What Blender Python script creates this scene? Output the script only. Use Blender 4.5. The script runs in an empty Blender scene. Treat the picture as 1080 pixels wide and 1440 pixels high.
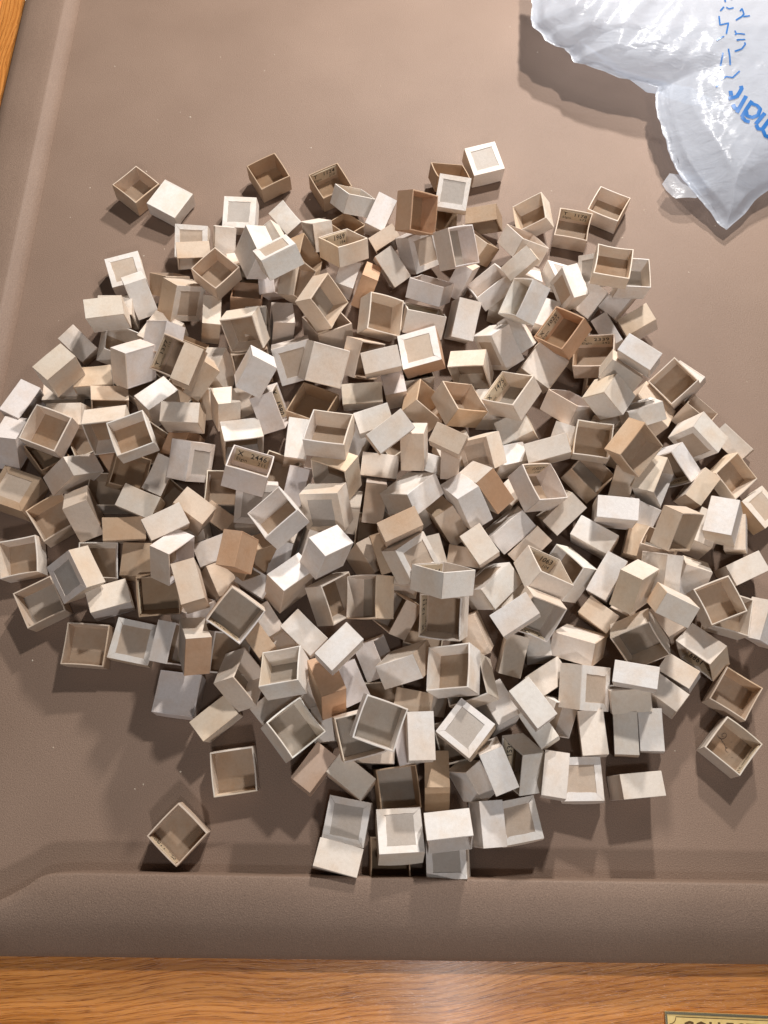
import bpy, bmesh, math, random
from mathutils import Vector, Matrix, Quaternion, noise
random.seed(7)
R_ = math.radians
scene = bpy.context.scene
COL = scene.collection

# ------------------------------------------------------------------ camera
cam_d = bpy.data.cameras.new('camera'); cam = bpy.data.objects.new('camera', cam_d); COL.objects.link(cam)
cam_d.sensor_fit = 'VERTICAL'; cam_d.sensor_height = 24.0; cam_d.lens = 24.0 * 1136 / 1440
cam_d.clip_start = 0.01; cam_d.clip_end = 50
cam.location = (0, 0, 0.610); cam.rotation_euler = (R_(21.6), 0, 0)
scene.camera = cam

# ------------------------------------------------------------------ light: dim room, a hanging lamp past the far end, a ceiling lamp behind the viewer
world = bpy.data.worlds.new('World'); scene.world = world; world.use_nodes = True
bg = world.node_tree.nodes['Background']; bg.inputs[0].default_value = (1.0, 0.90, 0.84, 1); bg.inputs[1].default_value = 0.025
def lamp(name, loc, aim, size, power, col):
    d = bpy.data.lights.new(name, 'AREA'); d.shape = 'DISK'; d.size = size; d.energy = power; d.color = col
    o = bpy.data.objects.new(name, d); COL.objects.link(o); o.location = loc
    o.rotation_euler = (Vector(aim) - Vector(loc)).to_track_quat('-Z', 'Y').to_euler()
    return o
lamp('hanging_lamp_far', (0.30, 1.34, 0.78), (-0.05, 0.3, 0), 0.07, 13.5, (1.0, 0.96, 0.92))
lamp('hanging_lamp_near', (0.33, 0.98, 1.06), (0, 0.3, 0), 0.07, 11.5, (1.0, 0.97, 0.935))
lamp('ceiling_lamp', (0.14, -0.80, 1.10), (0, 0.1, 0), 0.12, 5.0, (1.0, 0.96, 0.95))
lamp('ceiling_lamp_above', (0.175, -0.42, 1.9), (0, 0.0, 0), 0.12, 3.4, (0.92, 0.96, 1.0))
scene.view_settings.view_transform = 'Standard'; scene.view_settings.look = 'None'
scene.view_settings.exposure = 0.0; scene.view_settings.gamma = 1.0

# ------------------------------------------------------------------ helpers
def nt(name):
    m = bpy.data.materials.new(name); m.use_nodes = True
    t = m.node_tree; p = t.nodes['Principled BSDF']; return m, t, p
def N(t, kind, **kw):
    n = t.nodes.new(kind)
    for k, v in kw.items():
        if k.startswith('i_'):
            n.inputs[k[2:].replace('_', ' ')].default_value = v
        else: setattr(n, k, v)
    return n
def L(t, a, b): t.links.new(a, b)
def ramp(t, fac, stops):
    r = t.nodes.new('ShaderNodeValToRGB'); e = r.color_ramp.elements
    while len(e) < len(stops): e.new(0.5)
    for i, (p, c) in enumerate(stops): e[i].position = p; e[i].color = c if len(c) == 4 else (*c, 1)
    L(t, fac, r.inputs[0]); return r
def mixc(t, mode, fac, a, b):
    m = t.nodes.new('ShaderNodeMix'); m.data_type = 'RGBA'; m.blend_type = mode
    for sock, v in ((m.inputs[0], fac), (m.inputs[6], a), (m.inputs[7], b)):
        if isinstance(v, (int, float)): sock.default_value = v
        elif isinstance(v, tuple): sock.default_value = v if len(v) == 4 else (*v, 1)
        else: L(t, v, sock)
    return m.outputs[2]
def bump(t, p, h, s, d):
    b = t.nodes.new('ShaderNodeBump'); b.inputs['Strength'].default_value = s; b.inputs['Distance'].default_value = d
    L(t, h, b.inputs['Height']); L(t, b.outputs[0], p.inputs['Normal']); return b
def coords(t, jitter=True):
    tc = t.nodes.new('ShaderNodeTexCoord')
    if not jitter: return tc.outputs['Object']
    oi = t.nodes.new('ShaderNodeObjectInfo'); a = t.nodes.new('ShaderNodeVectorMath'); a.operation = 'SCALE'
    a.inputs[0].default_value = (3.1, 5.7, 1.3); L(t, oi.outputs['Random'], a.inputs['Scale'])
    b = t.nodes.new('ShaderNodeVectorMath'); b.operation = 'ADD'; L(t, tc.outputs['Object'], b.inputs[0]); L(t, a.outputs[0], b.inputs[1])
    return b.outputs[0]

def paper(name, base=None, stain=0.5, stain_col=(0.60, 0.42, 0.24), rough=0.72, fibre=0.5):
    """aged board or paper; base None = the object's own colour"""
    m, t, p = nt(name); v = coords(t)
    oi = t.nodes.new('ShaderNodeObjectInfo')
    col = oi.outputs['Color'] if base is None else (*base, 1)
    n1 = N(t, 'ShaderNodeTexNoise', i_Scale=70.0, i_Detail=3.0, i_Roughness=0.6); L(t, v, n1.inputs['Vector'])
    f1 = ramp(t, n1.outputs[0], [(0.46, (0, 0, 0)), (0.72, (stain, stain, stain))])
    c = mixc(t, 'MULTIPLY', f1.outputs[0], col, tuple(0.35 + 0.9 * s for s in stain_col))
    n0 = N(t, 'ShaderNodeTexNoise', i_Scale=26.0, i_Detail=1.0); L(t, v, n0.inputs['Vector'])
    f0 = ramp(t, n0.outputs[0], [(0.52, (0, 0, 0)), (0.70, (stain * 1.4,) * 3)])
    c = mixc(t, 'MULTIPLY', f0.outputs[0], c, (0.98, 0.85, 0.72))
    n2 = N(t, 'ShaderNodeTexNoise', i_Scale=2600.0, i_Detail=3.0, i_Roughness=0.7); L(t, v, n2.inputs['Vector'])
    f2 = ramp(t, n2.outputs[0], [(0.30, (0.86, 0.85, 0.83)), (0.70, (1.06, 1.06, 1.06))])
    c = mixc(t, 'MULTIPLY', fibre * 1.6 if fibre * 1.6 < 1 else 1.0, c, f2.outputs[0])
    n3 = N(t, 'ShaderNodeTexNoise', i_Scale=420.0, i_Detail=2.0); L(t, v, n3.inputs['Vector'])
    f3 = ramp(t, n3.outputs[0], [(0.30, (0.96, 0.955, 0.945)), (0.65, (1.02, 1.02, 1.02))])
    c = mixc(t, 'MULTIPLY', 1.0, c, f3.outputs[0])
    # dark specks
    vo = N(t, 'ShaderNodeTexVoronoi', i_Scale=210.0); L(t, v, vo.inputs['Vector'])
    f4 = ramp(t, vo.outputs['Distance'], [(0.035, (0.45, 0.38, 0.3)), (0.06, (1, 1, 1))])
    c = mixc(t, 'MULTIPLY', 0.35, c, f4.outputs[0])
    L(t, c, p.inputs['Base Color']); p.inputs['Roughness'].default_value = rough
    p.inputs['Specular IOR Level'].default_value = 0.3
    ad = t.nodes.new('ShaderNodeMath'); ad.operation = 'ADD'; L(t, n2.outputs[0], ad.inputs[0]); L(t, n3.outputs[0], ad.inputs[1])
    bump(t, p, ad.outputs[0], 0.35, 0.00025)
    return m

M_OUT = paper('wrapped_paper', None, 0.36, fibre=0.42, rough=0.62)
M_IN_TAN = paper('inner_board_tan', (0.43, 0.325, 0.24), 0.5)
M_IN_GREY = paper('inner_board_grey', (0.44, 0.385, 0.33), 0.3)
M_IN_BROWN = paper('inner_board_brown', (0.38, 0.26, 0.165), 0.4)
M_RIM = paper('cut_board_edge', (0.80, 0.70, 0.58), 0.3)
M_PANEL_GREY = paper('chipboard_grey', (0.53, 0.475, 0.43), 0.2, fibre=0.6)
M_PANEL_TAN = paper('chipboard_tan', (0.56, 0.45, 0.36), 0.3, fibre=0.6)
M_LABEL = paper('printed_label_paper', (0.60, 0.50, 0.37), 0.4)
M_INK, _t, _p = nt('black_ink'); _p.inputs['Base Color'].default_value = (0.025, 0.02, 0.018, 1); _p.inputs['Roughness'].default_value = 0.7

PAL = {'w': (0.87, 0.815, 0.77), 'l': (0.81, 0.735, 0.70), 'c': (0.82, 0.725, 0.635), 't': (0.70, 0.57, 0.46),
       'k': (0.50, 0.36, 0.245), 'o': (0.60, 0.385, 0.25), 'p': (0.64, 0.47, 0.36), 'g': (0.50, 0.48, 0.44)}

def new_obj(name, me, parent=None, mats=()):
    o = bpy.data.objects.new(name, me); COL.objects.link(o)
    if parent: o.parent = parent
    for m in mats:
        if m.name not in [x.name for x in me.materials if x]: me.materials.append(m)
    return o
def mesh_from(verts, faces, mi=None, smooth=False, name='m'):
    me = bpy.data.meshes.new(name); me.from_pydata(verts, [], faces)
    if mi:
        for p, i in zip(me.polygons, mi): p.material_index = i
    if smooth:
        for p in me.polygons: p.use_smooth = True
    me.update(); return me
def thing(o, label, cat, group=None):
    o['label'] = label; o['category'] = cat
    if group: o['group'] = group
    return o

# ------------------------------------------------------------------ box meshes (unit box: W0 x W0 x H0, mouth at +z)
W0, H0, T0 = 0.030, 0.0185, 0.0010
def wall_mesh(seed, flap=False):
    """one side wall, outer face at y=0 looking to -y, length along x, mitred ends; slots: 0 outer, 1 inner, 2 rim"""
    rr = random.Random(seed); nx = 4
    bow = rr.uniform(-0.0007, 0.0007); rimw = rr.uniform(-0.00035, 0.0002); c = 0.00028
    lean = rr.uniform(-0.0004, 0.0004)
    vs = []; fs = []; mi = []
    zs_out = [0.0, c, H0 * 0.5, H0 - c, H0]
    def row(y_in, zlist):
        out = []
        for (z, off) in zlist:
            r = []
            for i in range(nx + 1):
                u = i / nx; k = 4 * u * (1 - u)
                half = W0 / 2 - (T0 if y_in else (off if off > 0 else 0))
                if not y_in and off == 0: half = W0 / 2 - c * 0.55
                x = (2 * u - 1) * half
                zz = z / H0
                y = -W0 / 2 + (T0 if y_in else off) + bow * k * zz * (0.5 + 0.5 * zz) + lean * k * zz
                vs.append((x, y, z + (rimw * k if z > H0 * 0.9 else 0))); r.append(len(vs) - 1)
            out.append(r)
        return out
    o_rows = row(False, [(0.0, c), (c, 0.0), (H0 * 0.5, 0.0), (H0 - c, 0.0), (H0, c)])
    i_rows = row(True, [(H0, 0), (H0 * 0.5, 0), (0.0, 0)])
    rows = o_rows + i_rows
    for a in range(len(rows)):
        b = (a + 1) % len(rows)
        for i in range(nx):
            fs.append((rows[a][i], rows[a][i + 1], rows[b][i + 1], rows[b][i]))
            mi.append(0 if a < 3 else (2 if a in (3, 4) else (1 if a in (5, 6) else 0)))
    for i, flip in ((0, False), (nx, True)):
        loop = [r[i] for r in rows]
        fs.append(tuple(loop if not flip else loop[::-1])[::-1] if False else tuple(reversed(loop)) if not flip else tuple(loop)); mi.append(2)
    me = mesh_from(vs, fs, mi, name='side_panel')
    bm = bmesh.new(); bm.from_mesh(me); bmesh.ops.recalc_face_normals(bm, faces=bm.faces); bm.to_mesh(me); bm.free()
    return me
def slab(x0, x1, y0, y1, z0, z1, bev=0.0, name='slab', nsub=0, sag=0.0):
    bm = bmesh.new(); bmesh.ops.create_cube(bm, size=1)
    for v in bm.verts: v.co = Vector(((x0 + x1) / 2 + v.co.x * (x1 - x0), (y0 + y1) / 2 + v.co.y * (y1 - y0), (z0 + z1) / 2 + v.co.z * (z1 - z0)))
    if bev: bmesh.ops.bevel(bm, geom=bm.edges[:], offset=bev, segments=1, affect='EDGES')
    me = bpy.data.meshes.new(name); bm.to_mesh(me); bm.free(); return me
WALLS = [wall_mesh(s) for s in range(16)]
def clone_mats(me, mats):
    m = me.copy(); m.materials.clear()
    for x in mats: m.materials.append(x)
    return m
_wall_cache = {}
def wall(seed, inner):
    k = (seed, inner.name)
    if k not in _wall_cache: _wall_cache[k] = clone_mats(WALLS[seed], (M_OUT, inner, M_RIM))
    return _wall_cache[k]
_base_cache = {}
def base(kind, inner, panel):
    """base plate: slot 0 below (outside), slot 1 above (inside)"""
    k = (kind, inner.name, panel.name)
    if k not in _base_cache:
        e = T0 * 0.95
        z0 = 0.00012 if kind != 'r' else 0.00022
        me = slab(-W0 / 2 + e, W0 / 2 - e, -W0 / 2 + e, W0 / 2 - e, z0, T0, 0.0, 'base_panel')
        me.materials.append(panel); me.materials.append(inner)
        for p in me.polygons: p.material_index = 1 if p.normal.z > 0.5 else 0
        _base_cache[k] = me
    return _base_cache[k]
def border_mesh(seed):
    """paper turned over the base edge: four overlapping strips with uneven inner edges, just below the walls' bottom"""
    rr = random.Random(seed); bm = bmesh.new(); th = 0.00016
    for q in range(4):
        d = W0 * rr.uniform(0.135, 0.185); d2 = d + rr.uniform(-0.0008, 0.0008)
        lift = th * (q % 2) * 0.9
        h = W0 / 2 - 0.0001; n = 6; mid = []
        pts = [(-h, -h), (h, -h)]
        inner_pts = [(h - d * 0.98, -h + d2 + 0)] + [((h - d * 0.98) + (-2 * (h - d * 0.98)) * i / n, -h + d + (d2 - d) * (1 - i / n) + rr.uniform(-0.00022, 0.00022)) for i in range(1, n)] + [(-h + d * 0.98, -h + d)]
        poly = pts + inner_pts
        rot = Matrix.Rotation(q * math.pi / 2, 2)
        lo = []; hi = []
        for x, y in poly:
            a = rot @ Vector((x, y)); lo.append(bm.verts.new((a.x, a.y, -th * 1.15 - lift))); hi.append(bm.verts.new((a.x, a.y, 0.0006)))
        bm.faces.new(lo[::-1]); bm.faces.new(hi)
        for i in range(len(poly)):
            j = (i + 1) % len(poly); bm.faces.new((lo[i], lo[j], hi[j], hi[i]))
    bmesh.ops.recalc_face_normals(bm, faces=bm.faces)
    me = bpy.data.meshes.new('paper_border'); bm.to_mesh(me); bm.free(); me.materials.append(M_OUT); return me
BORDERS = [border_mesh(100 + i) for i in range(6)]

def text_mesh(s, size, bold=0.0):
    c = bpy.data.curves.new('lettering', 'FONT'); c.body = s; c.size = size; c.offset = bold * size; c.resolution_u = 2
    c.align_x = 'CENTER'; c.align_y = 'CENTER'; c.space_character = 1.08
    o = bpy.data.objects.new('tmp', c); COL.objects.link(o)
    bpy.context.view_layer.update()
    me = bpy.data.meshes.new_from_object(o.evaluated_get(bpy.context.evaluated_depsgraph_get()))
    bpy.data.objects.remove(o); bpy.data.curves.remove(c)
    me.name = 'lettering'; me.materials.clear(); me.materials.append(M_INK)
    return me
def ribbon(lines, w, zoff, name, mat, thick=0.00006):
    """thin flat strokes along polylines (lists of 3D points), lying in the xy sense"""
    vs = []; fs = []
    for ln in lines:
        P = [Vector(p) for p in ln]; base_i = len(vs)
        for i, p in enumerate(P):
            a = P[max(i - 1, 0)]; b = P[min(i + 1, len(P) - 1)]; d = (b - a); d.z = 0
            if d.length < 1e-9: d = Vector((1, 0, 0))
            d.normalize(); n = Vector((-d.y, d.x, 0)) * (w / 2 if not isinstance(w, (list, tuple)) else w[0] / 2)
            k = 0.55 if i in (0, len(P) - 1) else 1.0
            vs.append(tuple(p + n * k + Vector((0, 0, zoff)))); vs.append(tuple(p - n * k + Vector((0, 0, zoff))))
            if i:
                j = base_i + 2 * i; fs.append((j - 2, j - 1, j + 1, j))
    me = mesh_from(vs, fs, name=name); me.materials.append(mat); return me

BOXES = [
('o','t','','','x-',-0.23355,0.56387,0.00234,0.9044,0.0349,0.0252,0.4245,0.03065,0.01816,'','','tan open box tipped to the top, heap top, left',),
('c','w','','','y-',-0.19922,0.54747,0.01898,-0.0377,0.2501,0.9668,0.0373,0.0308,0.01604,'','','white plain box tilted to the top, heap top, left',),
('r','w','','|n','y-',-0.13339,0.53122,0.01923,-0.001,0.0245,0.991,0.1313,0.02994,0.01493,'','','white bordered-base box tilted to the top, heap top, left',),
('r','c','','|m','y-',-0.17315,0.49291,0.02492,-0.0504,0.013,0.9649,0.2572,0.02892,0.01792,'','','cream upturned box with bordered base, upper heap, left',),
('o','c','','','x-',-0.16916,0.47981,0.03242,0.3994,0.4816,0.6592,-0.4171,0.02864,0.01425,'','','cream open box tipped to the bottom, upper heap, left, below cream bordered box',),
('o','t','','','x-',-0.14394,0.44573,0.03142,0.9072,0.0461,0.008,0.4182,0.02899,0.01871,'','','tan open box tipped to the top, upper heap, left, above left of orange-brown open box',),
('r','w','','|m','y-',-0.23159,0.46813,0.018,-0.0173,-0.1659,0.9848,0.0477,0.03038,0.01549,'','','white bordered-base box tilted to the top, upper heap, left',),
('c','w','','','y-',-0.22179,0.43186,0.02372,0.6889,-0.3732,0.6176,-0.0689,0.03167,0.01864,'','','white box lying on its side, upper heap, left',),
('o','t','','','x-',-0.19015,0.44249,0.01374,0.8445,-0.3521,0.2006,0.3502,0.02489,0.0184,'','','tan open box tipped to the top, upper heap, left, above left of tan bordered box',),
('c','c','','','y-',-0.15317,0.49464,0.02345,0.574,-0.3514,0.7081,-0.2138,0.02632,0.01859,'','','cream box lying on its side, upper heap, left, below left of white bordered box',),
('c','w','','','y-',-0.11647,0.45522,0.05645,-0.1094,0.8438,0.1768,0.4948,0.03097,0.01888,'','','white plain box tilted to the left, upper heap, left',),
('o','k','','','x-',-0.10912,0.57929,0.00291,0.9636,0.0525,-0.0078,0.2619,0.03029,0.01938,'','','brown open box tipped to the top, heap top, left',),
('o','k','','','x-',-0.05046,0.56814,0.00201,0.9692,0.0321,-0.0008,0.2442,0.0306,0.01915,'y+','T 1124|Elgin 210','brown open box printed T 1124 inside, heap top centre',),
('o','w','','','x-',-0.03184,0.538,0.01361,0.92,-0.2587,0.2183,0.1978,0.02868,0.01785,'','','white open box tipped to the top, heap top centre',),
('c','w','','','y-',0.00388,0.52037,0.01979,0.725,-0.4262,-0.4306,0.3275,0.0305,0.01787,'','','white box lying on its side, heap top centre, right of brown open box',),
('c','w','','','x-',-0.09594,0.51662,0.01618,0.7126,-0.0671,0.5694,0.4044,0.02499,0.01778,'','','white box lying on its side, heap top centre, above left of brown open box',),
('o','c','','','y-',-0.05198,0.50823,0.01761,0.1676,-0.4656,-0.3819,0.7806,0.02489,0.0191,'','','cream open box tipped to the left, upper heap centre',),
('o','k','','','x-',-0.03662,0.51524,0.00424,0.8956,-0.0594,0.1261,0.4225,0.02489,0.01512,'','','brown open box tipped to the top, heap top centre, below printed brown box',),
('o','c','','','x-',-0.03483,0.46875,0.03222,0.9173,-0.2425,0.0592,0.3103,0.03094,0.01821,'y+','X 1969|Elgin 184','cream open box printed X 1969 inside, upper heap centre, below brown open box',),
('o','k','','','y-',-0.07864,0.47282,0.01906,0.5262,-0.4333,0.2934,-0.6703,0.03256,0.01574,'','','brown open box tipped to the right, upper heap centre',),
('c','w','','','y-',-0.02552,0.45626,0.01486,0.6533,-0.4644,-0.4253,0.4202,0.02489,0.01708,'','','white box lying on its side, upper heap centre',),
('c','c','','','y-',-0.0002,0.46057,0.02144,0.7731,-0.4276,0.4254,-0.1962,0.03131,0.01703,'','','cream box lying on its side, upper heap centre',),
('r','w','','|m','y-',-0.08927,0.44044,0.08013,0.2652,0.5038,0.8151,-0.1068,0.03102,0.01782,'','','white bordered-base box tilted to the upper left, upper heap centre',),
('o','t','','','x-',-0.0818,0.44082,0.03616,0.7895,0.2131,0.5746,0.0318,0.03148,0.01552,'','','tan open box tipped to the right, upper heap centre, below brown open box',),
('c','o','','','y-',-0.02211,0.44798,0.02453,0.5599,-0.0996,0.7841,-0.2485,0.03024,0.01453,'','','orange-brown box lying on its side, upper heap centre',),
('o','t','','','x-',-0.00134,0.50398,0.01949,0.5808,0.4947,0.6064,-0.2239,0.02519,0.01425,'','','tan open box tipped to the lower right, upper heap centre',),
('o','o','','','y-',0.02137,0.49523,0.05756,0.6772,-0.0652,0.4696,-0.5627,0.03207,0.01794,'','','orange-brown open box tipped to the right, heap top centre',),
('o','k','','','y-',0.04673,0.52547,0.01494,0.6862,-0.1031,0.3957,-0.6016,0.02729,0.01559,'','','brown open box tipped to the right, heap top centre',),
('r','l','','|m','x-',0.03674,0.47977,0.02838,-0.3454,0.8681,0.2426,-0.2611,0.03215,0.01809,'','','greyish white bordered-base box tilted to the right, upper heap centre',),
('o','l','','','x-',0.03791,0.42863,0.02652,0.7872,-0.2394,0.2815,0.4937,0.03122,0.01693,'','','greyish white open box tipped to the top, upper heap centre',),
('o','k','','','x-',0.0603,0.57103,0.00996,0.9732,-0.2037,0.0857,0.0628,0.03168,0.01472,'','','brown open box tipped to the top, heap top centre, above brown open box',),
('r','c','','|n','y-',0.06041,0.52167,0.05446,0.0187,0.0927,0.9627,0.2537,0.02798,0.01681,'','','cream upturned box with bordered base, heap top centre',),
('r','w','','|n','y-',0.09534,0.59356,0.02105,-0.0542,0.5967,0.7993,0.0469,0.03078,0.01808,'','','white bordered-base box tilted to the top, heap top, right',),
('o','k','','','x-',0.09125,0.52787,0.02267,0.4816,0.6504,0.4805,-0.3379,0.0289,0.01452,'','','brown open box tipped to the bottom, heap top, right',),
('o','l','','','y-',0.05451,0.45596,0.05799,0.7771,-0.0566,0.3982,-0.4841,0.03149,0.01757,'','','greyish white open box tipped to the right, upper heap, right',),
('c','l','','','x-',0.07467,0.45027,0.02128,-0.4806,0.6536,0.0954,-0.5769,0.02924,0.01425,'','','greyish white box lying on its side, upper heap, right',),
('o','t','','','x-',0.07658,0.48747,0.01298,0.8375,-0.1647,0.3958,0.339,0.03115,0.0195,'y+','T 1697','tan open box printed T 1697 inside, upper heap, right',),
('o','c','','','y-',0.14268,0.52799,0.00964,0.6485,-0.2028,-0.2285,0.6973,0.02972,0.01763,'','','cream open box tipped to the upper left, heap top, right',),
('o','t','','','x-',0.17417,0.518,0.00249,0.7896,0.0152,-0.0415,0.612,0.03045,0.01765,'x+','T 1178|Elgin 673','tan open box printed T 1178 inside, heap top, right',),
('c','w','','','x-',0.12772,0.46345,0.02303,0.0419,0.7253,0.6221,-0.2919,0.02687,0.01425,'','','white box lying on its side, upper heap, right, below cream plain box',),
('o','w','','','x-',0.09803,0.4434,0.01555,0.9161,-0.2383,-0.2603,0.1903,0.03199,0.01578,'','','white open box tipped to the upper left, upper heap, right',),
('o','c','','','x-',0.20935,0.54205,0.00147,0.8609,0.003,-0.0169,0.5085,0.03034,0.01749,'','','cream open box tipped to the top, heap top, right',),
('o','c','','','x-',0.18726,0.43252,0.05945,0.7806,0.0081,-0.025,0.6245,0.02924,0.01459,'','','cream open box tipped to the top, upper heap, right',),
('r','w','','|n','y-',0.18258,0.46156,0.02504,0.127,0.6897,0.5339,0.4723,0.0277,0.01473,'','','white bordered-base box tilted to the left, upper heap, right, left of cream open box',),
('r','w','','|n','x-',0.16155,0.4596,0.02414,-0.1617,-0.0095,0.9644,-0.2091,0.03039,0.01448,'','','white bordered-base box tilted to the upper right, upper heap, right',),
('r','w','','|m','x-',0.15079,0.427,0.04287,0.6442,-0.0464,0.736,0.2028,0.02835,0.01425,'','','white bordered-base box tilted to the left, upper heap, right, above printed orange-brown box',),
('o','c','','','x-',0.12111,0.4864,0.01523,0.9268,-0.2407,0.2592,0.1262,0.0313,0.01817,'','','cream open box tipped to the upper right, upper heap, right',),
('c','c','','','x-',0.12124,0.44514,0.04424,0.536,-0.596,0.0826,0.5922,0.02808,0.01425,'','','cream box lying on its side, upper heap, right',),
('r','t','','|m','x-',-0.16905,0.42414,0.02732,-0.42,0.7925,0.0519,-0.4392,0.03139,0.01955,'','','tan bordered-base box tilted to the lower right, upper heap, left',),
('c','t','','','y-',-0.13764,0.31601,0.09463,0.7095,-0.4225,-0.4204,0.3761,0.02865,0.01425,'','','tan box lying on its side, heap left, below right of printed tan box',),
('o','t','','','x-',-0.15585,0.34038,0.06609,0.8315,0.1091,-0.1674,0.5184,0.02907,0.02135,'y+','T 1377|Hamilton 119','tan open box printed T 1377 inside, heap left',),
('c','l','','','x-',-0.18987,0.38024,0.0439,0.3062,-0.5585,0.7652,-0.0938,0.02645,0.01974,'','','greyish white plain box tilted to the left, upper heap, left',),
('o','k','','','x-',-0.16781,0.3791,0.01438,0.6465,-0.1558,0.4429,0.6013,0.02489,0.01425,'','','brown open box tipped to the upper right, heap left',),
('o','t','','','x-',-0.14291,0.33727,0.0445,0.4114,-0.4045,-0.0676,0.814,0.02967,0.01458,'','','tan open box tipped to the upper left, heap left',),
('c','c','','','x-',-0.15801,0.41443,0.01893,0.6206,-0.0258,0.7836,0.007,0.02928,0.01556,'','','cream box lying on its side, upper heap, left, above right of brown open box',),
('o','c','','','y-',-0.11286,0.39255,0.04222,-0.0537,-0.1375,-0.49,0.8591,0.02946,0.01773,'','','cream open box tipped to the bottom, upper heap, left, below orange-brown open box',),
('o','t','','','x-',-0.11463,0.37487,0.01493,0.6849,0.2643,0.3994,-0.5491,0.03093,0.01681,'','','tan open box tipped to the lower right, heap left',),
('c','w','','','y-',-0.11187,0.34455,0.05605,0.2522,0.8355,0.2469,0.4213,0.02884,0.02145,'','','white box lying on its side, heap left',),
('o','o','','','x-',-0.12221,0.43297,0.00786,0.6814,-0.0926,0.1889,0.701,0.02684,0.01855,'','','orange-brown open box tipped to the top, upper heap, left',),
('o','l','','','x-',-0.10708,0.45161,0.01935,0.7667,0.1311,0.6091,0.1547,0.02489,0.01425,'','','greyish white open box tipped to the right, upper heap centre',),
('c','l','','','x-',-0.09742,0.40848,0.01998,0.6306,-0.1374,0.7627,-0.0417,0.02604,0.01851,'','','greyish white box lying on its side, upper heap centre',),
('r','l','','|m','y-',-0.07441,0.36479,0.02719,-0.3906,0.911,0.1324,-0.0008,0.03219,0.01912,'','','greyish white upturned box with bordered base, heap middle',),
('o','l','','','y-',-0.10265,0.32116,0.02259,0.7438,-0.3125,0.5415,-0.2365,0.03161,0.01944,'y+','X 1980|Illinois 065','greyish white open box printed X 1980 inside, heap middle',),
('c','c','','','x-',-0.13649,0.31549,0.03624,0.588,-0.3013,0.7491,-0.0475,0.02534,0.01808,'','','cream box lying on its side, heap left, left of printed greyish white box',),
('c','c','','','x-',-0.15807,0.2948,0.04521,0.5372,-0.4301,0.4717,0.5514,0.0296,0.01622,'','','cream box lying on its side, heap left, above orange-brown plain box',),
('c','c','','','x-',-0.14193,0.33189,0.01878,-0.2018,0.6756,0.2506,-0.6634,0.02489,0.01425,'','','cream box lying on its side, heap left, above right of orange-brown plain box',),
('c','w','','','y-',-0.18091,0.32528,0.0177,0.6354,-0.6667,-0.2255,0.3176,0.02998,0.01883,'','','white plain box tilted to the lower right, heap left',),
('c','c','','','x-',-0.04609,0.35462,0.03967,-0.2985,0.9241,-0.0672,-0.2288,0.03203,0.01957,'','','cream plain upturned box, heap middle',),
('o','k','','','x-',-0.05944,0.32973,0.00361,0.8372,-0.0555,0.0291,0.5433,0.03295,0.01577,'','','brown open box tipped to the top, heap middle',),
('o','t','','','x-',-0.05815,0.41181,0.0442,0.8677,0.04,0.4437,-0.2203,0.03213,0.01808,'','','tan open box tipped to the right, upper heap centre, below right of brown open box',),
('o','t','','','x-',-0.04799,0.39841,0.00821,0.9504,-0.1768,0.0245,0.2548,0.0322,0.02245,'','','tan open box tipped to the top, upper heap centre',),
('o','c','','','x-',-0.00782,0.41415,0.01761,0.9583,0.1527,0.2409,-0.0149,0.03196,0.02035,'','','cream open box tipped to the right, upper heap centre',),
('o','c','','','x-',0.03045,0.40292,0.0163,0.6475,-0.1834,0.3458,0.6538,0.03435,0.01983,'x+','X 1800','cream open box printed X 1800 inside, upper heap centre, above orange-brown bordered box',),
('r','o','w','|m','y-',0.02914,0.37344,0.03724,0.1365,-0.0715,0.988,0.0078,0.03315,0.01605,'','','orange-brown bordered-base box tilted to the upper left, heap middle',),
('c','c','','','y-',-0.0001,0.3466,0.04176,0.8324,-0.5424,-0.0993,0.0554,0.03014,0.01741,'','','cream box lying on its side, heap middle, left of orange-brown bordered box',),
('o','t','','','y-',-0.02495,0.37571,0.02089,0.6156,-0.071,0.5441,-0.5656,0.03109,0.01755,'','','tan open box tipped to the lower right, heap middle',),
('c','w','','','y-',-0.01761,0.32966,0.01629,0.8192,-0.5722,-0.0239,0.0311,0.03288,0.01667,'','','white box lying on its side, heap middle, left of greyish white plain box',),
('c','l','','','x-',-0.0002,0.34731,0.01381,0.736,-0.0574,0.6705,0.0737,0.02576,0.01807,'','','greyish white box lying on its side, heap middle, below left of orange-brown bordered box',),
('o','t','','','x-',0.02672,0.32505,0.01531,0.9151,-0.17,0.3385,-0.1382,0.02969,0.01815,'','','tan open box tipped to the upper right, heap middle',),
('c','w','','','y-',-0.00549,0.29381,0.04075,0.8019,-0.5768,-0.1253,0.0924,0.02787,0.01701,'','','white box lying on its side, heap middle, above left of white plain box',),
('o','t','','','x-',0.05678,0.32046,0.02172,0.9434,-0.1362,0.2615,0.1519,0.03174,0.01964,'','','tan open box tipped to the upper right, heap right, left of printed cream box',),
('c','w','','','x-',0.05798,0.40962,0.02676,0.6189,0.2418,0.7377,0.1196,0.03301,0.01943,'','','white box lying on its side, upper heap, right, right of printed cream box',),
('o','w','','','x-',0.12092,0.39842,0.05927,0.3103,-0.4858,-0.0961,0.8115,0.0315,0.01799,'','','white open box tipped to the left, upper heap, right',),
('c','w','','','x-',0.12037,0.39957,0.02794,-0.0205,0.7885,0.3654,-0.4944,0.03247,0.01632,'','','white box lying on its side, upper heap, right, left of printed orange-brown box',),
('r','w','','|m','x-',0.08913,0.37519,0.02638,0.6957,-0.4926,0.5138,-0.0967,0.03256,0.01874,'','','white bordered-base box tilted to the lower left, upper heap, right',),
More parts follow.
